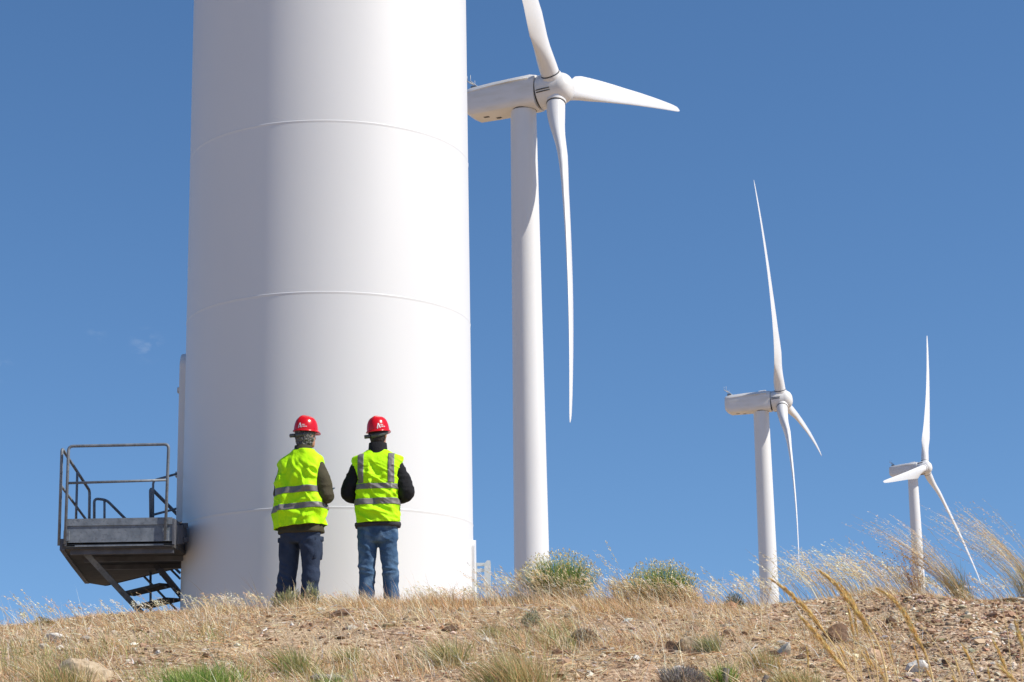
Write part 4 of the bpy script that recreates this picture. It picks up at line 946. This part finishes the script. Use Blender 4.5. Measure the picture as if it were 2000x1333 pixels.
shrub(556, 1190, 74, 44, 'grey-green bushy shrub hiding the left boot of the older worker', OLIVEG + GREYG, 900, True, (.03, .06), .0055)
shrub(603, 1188, 34, 50, 'small upright grey-green shrub in front of the older worker\'s right foot', OLIVEG + GREYG, 420, True, (.03, .06), .0055)
shrub(80, 1228, 52, 28, 'rounded yellow-green cushion plant on the left end of the ridge', [(.34, .28, .09), (.26, .23, .08), (.42, .33, .13)], 900, True, (.01, .02), .005)
shrub(1037, 1228, 46, 42, 'pale silvery green shrub on the slope below the first green bush', GREYG + [(.36, .38, .28)], 380)
shrub(1424, 1198, 46, 48, 'dark grey-green shrub between the second bush and the middle turbine', [(.12, .15, .09), (.20, .21, .14), (.26, .25, .17)], 520, True)
shrub(1137, 1258, 66, 34, 'dead grey cushion shrub in the bare soil below the first green bush', [(.30, .24, .17), (.38, .31, .22), (.22, .17, .12)], 900, mat=STRAW)
shrub(1334, 1345, 112, 46, 'large dead grey twiggy shrub at the bottom edge of the picture', [(.28, .25, .23), (.38, .35, .32), (.20, .18, .16)], 1500, leaf=(.02, .05), lw=.0045, mat=STRAW)
tuft(395, 1352, 190, 62, 'bright green grass patch at the bottom left, right of the big pale boulder', GREEN + [(.36, .46, .10)], 1300, -.05)
tuft(1412, 1340, 54, 50, 'bright green tuft beside the dead grey twiggy shrub', GREEN + [(.36, .46, .10)], 320, -.05)
tuft(1010, 1345, 170, 80, 'broad olive-green grass clump at the bottom centre', OLIVEG + SC[:2], 1000, -.2)
tuft(882, 1300, 70, 62, 'olive tuft on the slope left of the pale flat stone', OLIVEG + SC[:1], 420)
tuft(578, 1322, 56, 72, 'green-brown tuft on the slope below the older worker', OLIVEG + GREEN[:1], 380)
tuft(686, 1300, 50, 46, 'small olive tuft on the slope below the younger worker', OLIVEG, 260)
tuft(968, 1243, 54, 30, 'yellow-green tuft just above the pale flat stone', [(.34, .30, .09), (.42, .36, .14), (.28, .27, .09)], 300)
tuft(1392, 1275, 44, 42, 'grey-green tuft beside the squared tan boulder', OLIVEG + GREYG[:2], 260)
tuft(1490, 1305, 70, 46, 'dry olive tuft on the slope under the middle turbine', OLIVEG + SC[:3], 320)
tuft(640, 1348, 70, 34, 'fresh green blades at the bottom edge below the older worker', GREEN, 260)
tuft(120, 1345, 130, 60, 'yellowish green grass at the bottom left corner beside the boulder', OLIVEG + SC[:2], 520)
tuft(1560, 1345, 110, 50, 'olive grass under the golden seed heads', OLIVEG + SC[:2], 420)
# reddish dry weed in front of the smallest turbine
def weed(px, w, h, label, n=70, yy=17.7):
    x = (px - 1000) / F * yy; b = np.array([x, yy, gz(x, yy)]); s_ = yy / F; r = plant('dry_weed', label, 'dry weed', b); B_ = Blades()
    P = b + rng.normal(0, .05, (n, 3)) * np.array([w * s_ * 3, 1, 0]); D = randdir(n, (-.12, 0), .4); L = h * s_ * rng.uniform(.4, 1, n); Bd = np.stack([rng.normal(-.1, .12, n), rng.normal(0, .1, n), rng.uniform(-.1, .05, n)], -1)
    col = pick([(.36, .19, .08), (.45, .26, .11), (.30, .16, .07)], n); B_.add(P, L, D, Bd, .0035, col)
    for t_ in (.5, .65, .8, .92, 1.0):
        Q = P + L[:, None] * (D * t_ + Bd * t_ * t_); d2 = unit(D + rng.normal(0, .8, (n, 3))); l2 = rng.uniform(.02, .07, n) * (1.3 - t_); B_.add(Q, l2, d2, np.zeros((n, 3)), .0028, col)
        E_ = Q + d2 * l2[:, None]; B_.add(E_, .016, unit(rng.normal(0, 1, (n, 3))), np.zeros((n, 3)), .009, pick([(.50, .28, .10), (.40, .22, .09)], n), (0, .5, 1), (.5, 1, 0))
    B_.build('stems', STRAW, r, b)
weed(1782, 70, 112, 'reddish brown dry weed in front of the smallest turbine tower')
# the big feathery tuft at the right edge
def feather(px, w, h, label, n, yy=17.9, lean=-.9, green=.5):
    x = (px - 1000) / F * yy; b = np.array([x, yy, gz(x, yy) - .01]); s_ = yy / F; W, H = w * s_, h * s_; r = plant('feathery_grass', label, 'tall grass', b, 'feathery grasses at the right end'); B_ = Blades()
    P = b + np.stack([rng.normal(0, .22, n) * W, rng.normal(0, .15, n) * W, np.zeros(n)], -1); P[:, 2] = ground(P[:, 0], P[:, 1])
    oats(B_, P, H * rng.uniform(.6, 1.15, n), lean, C=[(.74, .55, .34), (.80, .68, .47), (.66, .51, .29)], nsp=(14, 22), stemw=.0036, spl=(.014, .026), spw=.0055, droop=.05, spread=.28); B_.build('stalks', STRAW, r, b)
    B_ = Blades(); m = n * 2; P = b + np.stack([rng.normal(0, .2, m) * W, rng.normal(0, .15, m) * W, np.zeros(m)], -1); P[:, 2] = ground(P[:, 0], P[:, 1])
    B_.add(P, H * rng.uniform(.25, .6, m), randdir(m, (-.15, 0), .35), np.stack([rng.normal(-.2, .15, m), rng.normal(0, .1, m), rng.uniform(-.2, 0, m)], -1), .0035, pick(OLIVEG + [(.36, .36, .22)] + SC[:2], m)); B_.build('leaves', LEAF, r, b)
feather(1868, 60, 170, 'big feathery grass tuft bending left across the smallest turbine\'s lower blade', 95)
feather(2010, 80, 180, 'feathery grass leaning in from the right edge of the picture', 110, lean=-.85)

# golden seed heads close to the camera, bottom right
def golden(path, Y, head, label, thick=1.0, group='golden grass stalks close to the camera'):
    """path: picture points from the tip downwards at depth Y; the first `head` share of it is the seed head"""
    pts = np.array([at(a, b, Y) for a, b in path]); d = np.diff(pts, axis=0); L = np.concatenate([[0], np.cumsum(np.linalg.norm(d, axis=1))])
    e = unit((pts[-1] - pts[-2])[None])[0]; base = pts[-1] + (e * .55 + np.array([0, 0, -.75])) * .5; base2 = base + np.array([.06, .05, 0]); base2[2] = gz(base2[0], base2[1])
    full = np.concatenate([pts, [base], [base2]]); kk = np.linspace(0, len(full) - 1, 60); S_ = np.stack([np.interp(kk, np.arange(len(full)), full[:, i]) for i in range(3)], -1)
    for _ in range(10): S_[1:-1] = (S_[:-2] + 2 * S_[1:-1] + S_[2:]) / 4
    r = empty('golden_grass_stalk', tuple(base2)); tag(r, label, 'grass stalk', group)
    mb = MB(); mb.tube(S_ - base2, np.linspace(.0010, .0030, 60) * thick, 6); mb.build('stem', GOLDSTEM, r, True)
    ln = np.concatenate([[0], np.cumsum(np.linalg.norm(np.diff(S_, axis=0), axis=1))]); hl_ = L[-1] * head
    n = int(620 * thick * min(1.2, hl_ / .25)); t_ = rng.uniform(0, 1, n) ** .9; q = t_ * hl_; Q = np.stack([np.interp(q, ln, S_[:, i]) for i in range(3)], -1)
    Q2 = np.stack([np.interp(np.maximum(q - .01, 0), ln, S_[:, i]) for i in range(3)], -1); up = unit(Q2 - Q + 1e-6 * (S_[0] - S_[5]))
    fat = .0068 * thick * np.clip(np.sin(math.pi * np.clip(t_ * .93 + .05, 0, 1)) ** .7, .12, 1); off = unit(rng.normal(0, 1, (n, 3))) * (fat * rng.uniform(.2, 1, n))[:, None]
    B_ = Blades(); B_.add(Q + off, rng.uniform(.010, .019, n), unit(up + off * 30), np.zeros((n, 3)), .0028, pick(GOLD + [(.66, .46, .20)], n, .15), (0, .4, 1), (.6, 1, 0))
    k = rng.integers(0, n, n // 3); B_.add((Q + off)[k], rng.uniform(.02, .04, len(k)), unit(up[k] + rng.normal(0, .22, (len(k), 3))), np.zeros((len(k), 3)), .0007, pick(PALE, len(k)), (0, 1), (1, 0)); B_.build('seed_head', STRAW, r, base2)
GOLDSTEM = noise_mat('golden_stem', (.72, .50, .20), (.80, .60, .28), 40, .6)
golden([(1508, 1133), (1535, 1152), (1568, 1184), (1592, 1212), (1618, 1245), (1642, 1282), (1660, 1333)], 6.2, .62, 'thick golden seed head, leftmost high one, its tip crossing the middle tower foot', 1.15)
golden([(1602, 1116), (1632, 1140), (1662, 1178), (1688, 1215), (1708, 1242), (1722, 1275), (1735, 1333)], 6.0, .66, 'thick golden seed head with the highest tip, left of the smallest tower', 1.25)
golden([(1640, 1140), (1665, 1172), (1680, 1205), (1695, 1238), (1706, 1258), (1716, 1333)], 6.5, .6, 'golden seed head bending just beside the highest one', .9)
golden([(1716, 1152), (1742, 1166), (1765, 1195), (1783, 1232), (1800, 1262), (1812, 1288), (1826, 1340)], 5.9, .78, 'golden seed head arching alone over the bare rubble below the smallest tower', 1.15)
golden([(1563, 1205), (1588, 1232), (1612, 1262), (1636, 1292), (1660, 1320), (1690, 1350)], 5.6, .8, 'golden seed head low on the left, running down to the bottom edge', 1.2)
golden([(1656, 1186), (1662, 1212), (1668, 1248), (1672, 1333)], 6.8, .45, 'slim upright golden seed head behind the thick ones', .7)
golden([(1668, 1196), (1672, 1225), (1678, 1260), (1684, 1333)], 7.0, .4, 'second slim upright golden seed head behind the thick ones', .6)
golden([(1984, 1218), (1992, 1245), (1999, 1270), (2008, 1333)], 6.0, .5, 'golden seed head at the right edge, highest there', .9)
golden([(1880, 1262), (1895, 1290), (1908, 1325), (1915, 1350)], 6.2, .7, 'golden seed head near the bottom, between the white stone and the right edge', .8)
golden([(1942, 1256), (1958, 1290), (1972, 1325), (1980, 1350)], 6.4, .65, 'golden seed head near the bottom right corner, tip level with the rubble', .8)
golden([(1950, 1300), (1970, 1318), (1992, 1340)], 5.6, .9, 'short golden seed head cut by the bottom right corner', .9)
golden([(1720, 1310), (1728, 1330), (1740, 1350)], 5.8, .9, 'golden seed head just rising over the bottom edge', .8)
slim = 'slim golden grass stalk rising from the bottom edge among the thicker seed heads'
for pth, Y in (([(1576, 1264), (1578, 1290), (1581, 1340)], 7.2), ([(1520, 1290), (1526, 1315), (1534, 1345)], 7.4), ([(1640, 1262), (1655, 1290), (1668, 1340)], 7.0), ([(1682, 1275), (1700, 1300), (1716, 1345)], 6.6), ([(1735, 1250), (1742, 1285), (1752, 1345)], 7.2),
               ([(1785, 1262), (1795, 1300), (1797, 1345)], 6.8), ([(1808, 1308), (1820, 1325), (1832, 1350)], 6.2), ([(1868, 1292), (1874, 1320), (1878, 1345)], 7.0), ([(1930, 1308), (1934, 1330), (1940, 1350)], 6.8), ([(1690, 1268), (1708, 1310), (1716, 1345)], 6.3), ([(1862, 1325), (1870, 1338), (1876, 1350)], 6.6)):
    golden(pth, Y, .55, slim, .55, 'slim golden grass stalks close to the camera')

def bare_straw(path, Y):
    pts = np.array([at(a, b, Y) for a, b in path]); base = pts[-1] + np.array([.1, 0, -.5]); base[2] = gz(base[0], base[1]); full = np.concatenate([pts, [base]]); kk = np.linspace(0, len(full) - 1, 30)
    S_ = np.stack([np.interp(kk, np.arange(len(full)), full[:, i]) for i in range(3)], -1)
    for _ in range(6): S_[1:-1] = (S_[:-2] + 2 * S_[1:-1] + S_[2:]) / 4
    mb = MB(); mb.tube(S_ - base, np.linspace(.0008, .0020, 30), 6); o = mb.build('bare_grass_stem', GOLDSTEM, None, True); o.location = base
    tag(o, 'thin bare golden grass stem crossing the rubble, without a seed head', 'grass stem', 'bare grass stems close to the camera')
for pth, Y in (([(1660, 1230), (1690, 1285), (1705, 1345)], 6.4), ([(1780, 1200), (1830, 1260), (1880, 1345)], 7.0), ([(1955, 1180), (1968, 1230), (1978, 1345)], 6.5), ([(1925, 1258), (1880, 1290), (1820, 1350)], 7.2), ([(1630, 1230), (1672, 1290), (1690, 1345)], 6.2),
               ([(1545, 1180), (1610, 1260), (1680, 1345)], 6.6), ([(1850, 1240), (1866, 1290), (1885, 1345)], 6.3), ([(1700, 1200), (1735, 1270), (1760, 1345)], 7.1), ([(1985, 1190), (1993, 1260), (1996, 1345)], 6.0)): bare_straw(pth, Y)

# ------------------------------------------------------------------ stones
def stone_mat(name, c1, c2, sc=9): return noise_mat(name, c1, c2, sc, .9, lo=.3, hi=.7, bump=.5, bscale=30, spec=.2, c3=tuple(.6 * v for v in c1), s3=22)
ST = dict(tan=stone_mat('tan_stone', (.44, .33, .21), (.56, .45, .31)), white=stone_mat('white_stone', (.60, .56, .49), (.72, .68, .62)), grey=stone_mat('grey_stone', (.32, .28, .23), (.44, .39, .32)),
          brown=stone_mat('dark_brown_stone', (.13, .075, .045), (.22, .14, .09)), pink=stone_mat('pinkish_stone', (.46, .29, .18), (.56, .40, .27)), pale=stone_mat('pale_stone', (.56, .50, .40), (.68, .62, .50)))
def ico(sub):
    bm = bmesh.new(); bmesh.ops.create_icosphere(bm, subdivisions=sub, radius=1.0); V = np.array([v.co[:] for v in bm.verts]); Fc = np.array([[v.index for v in f.verts] for f in bm.faces]); bm.free(); return V, Fc
I3, I1 = ico(4), ico(1)
def rock_mesh(seed, cuts=11, rough=.05):
    r = np.random.default_rng(seed); V = I3[0].copy()
    for k in range(cuts):
        nn = unit(r.normal(0, 1, (1, 3)))[0]; d = r.uniform(.45, .85); s_ = V @ nn; m = s_ > d; V[m] -= ((s_[m] - d)[:, None]) * nn
    V *= 1.0 / np.abs(V).max(0); V += unit(V) * (rough * fbm(V * 2.6, seed, 4))[:, None]; return V
def rock(px, py, w, h, kind, label, seed, depth=.8, name='stone', tilt=0.0):
    b = on_ground(px, py); s_ = b[1] / F; V = rock_mesh(seed) * np.array([w * s_ / 2, w * s_ / 2 * depth, h * s_ * .62])
    c_, s2 = math.cos(tilt), math.sin(tilt); V = np.stack([V[:, 0] * c_ - V[:, 2] * s2, V[:, 1], V[:, 0] * s2 + V[:, 2] * c_], -1)
    o = newmesh(name, V, [I3[1]], ST[kind], None, False); autosmooth(o, 22); o.location = (b[0], b[1] + w * s_ / 2 * depth * .6, b[2] + h * s_ * .28); tag(o, label, 'stone', 'stones on the slope'); return o
rock(163, 1338, 120, 58, 'tan', 'biggest pale tan boulder, cut by the bottom edge at the left', 3, .9, 'boulder')
rock(104, 1252, 34, 22, 'white', 'whitish rounded stone on the slope under the left end of the ridge', 5)
rock(44, 1256, 64, 18, 'tan', 'flat tan slab near the left edge', 6, .7, 'flat_stone')
rock(166, 1249, 24, 14, 'grey', 'grey stone right of the whitish rounded one', 8)
rock(209, 1258, 22, 20, 'pink', 'upright pinkish stone below the stair foot', 9)
rock(307, 1281, 13, 10, 'white', 'tiny white stone on the slope below the stair, right one of two', 10)
rock(263, 1270, 9, 8, 'white', 'tiny white stone on the slope below the stair, left one of two', 12)
rock(954, 1262, 42, 24, 'pale', 'pale flat stone alone in the grass at the centre of the slope', 13, .7)
rock(648, 1330, 90, 18, 'grey', 'long grey stone near the bottom edge below the workers', 14, .6, 'flat_stone')
rock(1352, 1275, 56, 34, 'tan', 'squared tan boulder below the second green bush', 17, .8, 'boulder')
rock(1318, 1273, 34, 22, 'brown', 'dark left part of the squared tan boulder', 18, .8)  # the boulder's dark left part, set as a separate brown stone
rock(1304, 1245, 20, 14, 'pale', 'small pale stone above the squared tan boulder', 19)
rock(1326, 1310, 28, 14, 'white', 'white stone just above the dead twiggy shrub', 20)
rock(1242, 1290, 16, 12, 'white', 'small white stone on the bare soil left of the dead twiggy shrub', 21)
rock(1181, 1274, 18, 12, 'brown', 'small dark brown stone on the bare soil under the first bush', 22)
rock(1640, 1256, 66, 44, 'brown', 'dark brown boulder behind the golden seed heads', 23, .9, 'boulder')
rock(1707, 1296, 48, 44, 'pink', 'pinkish block behind the golden seed heads', 24, .8, 'boulder')
rock(1618, 1282, 34, 20, 'tan', 'tan stone under the dark brown boulder', 25)
rock(1796, 1319, 46, 30, 'white', 'brightest white stone low on the rubble at the right', 27, .8)
rock(1816, 1242, 30, 15, 'pink', 'flat pinkish stone in the middle of the rubble', 28)
rock(1746, 1203, 16, 14, 'tan', 'orange-tan stone high on the rubble', 29)
rock(1744, 1222, 26, 20, 'brown', 'dark clod high on the rubble below the orange-tan stone', 30)
rock(1976, 1223, 18, 12, 'white', 'white stone near the right edge of the rubble', 31)
rock(1120, 1196, 20, 18, 'grey', 'grey block on the crest between the two green bushes', 33)
rock(662, 1206, 58, 20, 'brown', 'dark overhanging clod right below the crest between the two workers', 34, .8, 'clod', .35)
rock(569, 1222, 9, 9, 'white', 'tiny white stone below the older worker\'s boots', 35)
rock(1780, 1176, 26, 9, 'brown', 'dark clod on the crest at the foot of the smallest tower', 36, .8, 'clod')
rock(990, 1248, 20, 12, 'pink', 'pinkish stone right of the pale flat stone', 38)
bq = at(1990, 1176, 17.6); V = rock_mesh(41) * np.array([.17, .13, .03]); o = newmesh('flat_stone', V, [I3[1]], ST['tan'], None, False); autosmooth(o, 22); o.location = (bq[0], bq[1], gz(bq[0], bq[1]) + .02); tag(o, 'flat tan slab lying on the crest at the right edge', 'stone', 'stones on the slope')
# small stones, each its own object
protos = []
for k, kind in enumerate(('pale', 'pink', 'tan', 'brown', 'tan', 'brown', 'tan', 'pink')):
    me = newmesh('small_stone', rock_mesh(60 + k, 9), [I3[1]], ST[kind], None, False); autosmooth(me, 22); protos.append(me)
cnt = 0
for k in range(150):
    if k < 60: px, py = rng.uniform(1480, 2000), rng.uniform(1190, 1330)
    else: px, py = rng.uniform(0, 2000), rng.uniform(1200, 1330)
    b = on_ground(px, py); s_ = rng.gamma(3, .007) + .012
    o = protos[k] if k < len(protos) else protos[int(rng.integers(0, len(protos)))].copy()
    if k >= len(protos): COL.objects.link(o)
    o.location = b + np.array([0, 0, s_ * .15]); o.scale = (s_, s_ * rng.uniform(.6, 1), s_ * rng.uniform(.4, .75)); o.rotation_euler = (rng.normal(0, .3), rng.normal(0, .3), rng.uniform(0, 6.3))
    tag(o, 'small stone lying loose among straw and soil on the slope', 'stone', 'small loose stones')
# gravel
n = 22000; x = np.where(rng.uniform(0, 1, n) < .52, rng.normal(4.0, .9, n), rng.uniform(-5.4, 5.6, n)); y = rng.uniform(12.2, 18.3, n)
s_ = rng.gamma(1.8, .0042, n) + .004; C = pick([(.34, .21, .13), (.45, .31, .19), (.52, .39, .26), (.22, .13, .08), (.62, .51, .38), (.40, .25, .15), (.72, .64, .52)], n, .2)
base = I1[0][None] * (1 + .35 * rng.normal(0, 1, (n, len(I1[0]), 1)).clip(-1.2, 1.2)) * np.stack([rng.uniform(.8, 1.5, n), rng.uniform(.8, 1.3, n), rng.uniform(.4, .8, n)], -1)[:, None] * s_[:, None, None]
a = rng.uniform(0, 6.28, n); ca, sa = np.cos(a)[:, None], np.sin(a)[:, None]
V = np.stack([base[..., 0] * ca - base[..., 1] * sa, base[..., 0] * sa + base[..., 1] * ca, base[..., 2]], -1) + np.stack([x, y, ground(x, y) + s_ * .2], -1)[:, None]
Fc = (I1[1][None] + (np.arange(n) * len(I1[0]))[:, None, None]).reshape(-1, 3)
GM, t, b = mat_base('gravel'); aa = N(t, 'ShaderNodeAttribute', attribute_name='tint'); t.links.new(aa.outputs['Color'], b.inputs['Base Color']); b.inputs['Roughness'].default_value = .9; b.inputs['Specular IOR Level'].default_value = .2
o = newmesh('gravel', V.reshape(-1, 3), [Fc], GM, None, False, np.repeat(C, len(I1[0]), 0)); tag(o, 'loose reddish brown gravel and crumbled rock on the slope', 'gravel', kind='stuff')
# broken stake stumps at the bottom edge
WOODG = noise_mat('weathered_wood', (.10, .085, .07), (.20, .17, .15), 14, .9, (1, 1, .2), bump=.4, bscale=30)
def stake(px, py, hpx, r, lean, label):
    b = on_ground(px, py); h = hpx * b[1] / F; mb = MB(); mb.tube([(0, 0, -.05), (lean * h * .5, 0, h * .5), (lean * h, 0, h), (lean * h * 1.03, 0, h * 1.02)], [r, r * .95, r * .9, r * .5], 12); o = mb.build('wood_stump', WOODG, None, True); o.location = b; V = getco(o); setco(o, V + .12 * r * fbm(V * 40, 3)[:, None]); tag(o, label, 'wood')
stake(1414, 1345, 36, .022, .18, 'dark weathered stake stump sticking up at the bottom edge')
stake(1488, 1345, 22, .018, .5, 'short leaning weathered stick near the bottom edge, right of the stake stump')
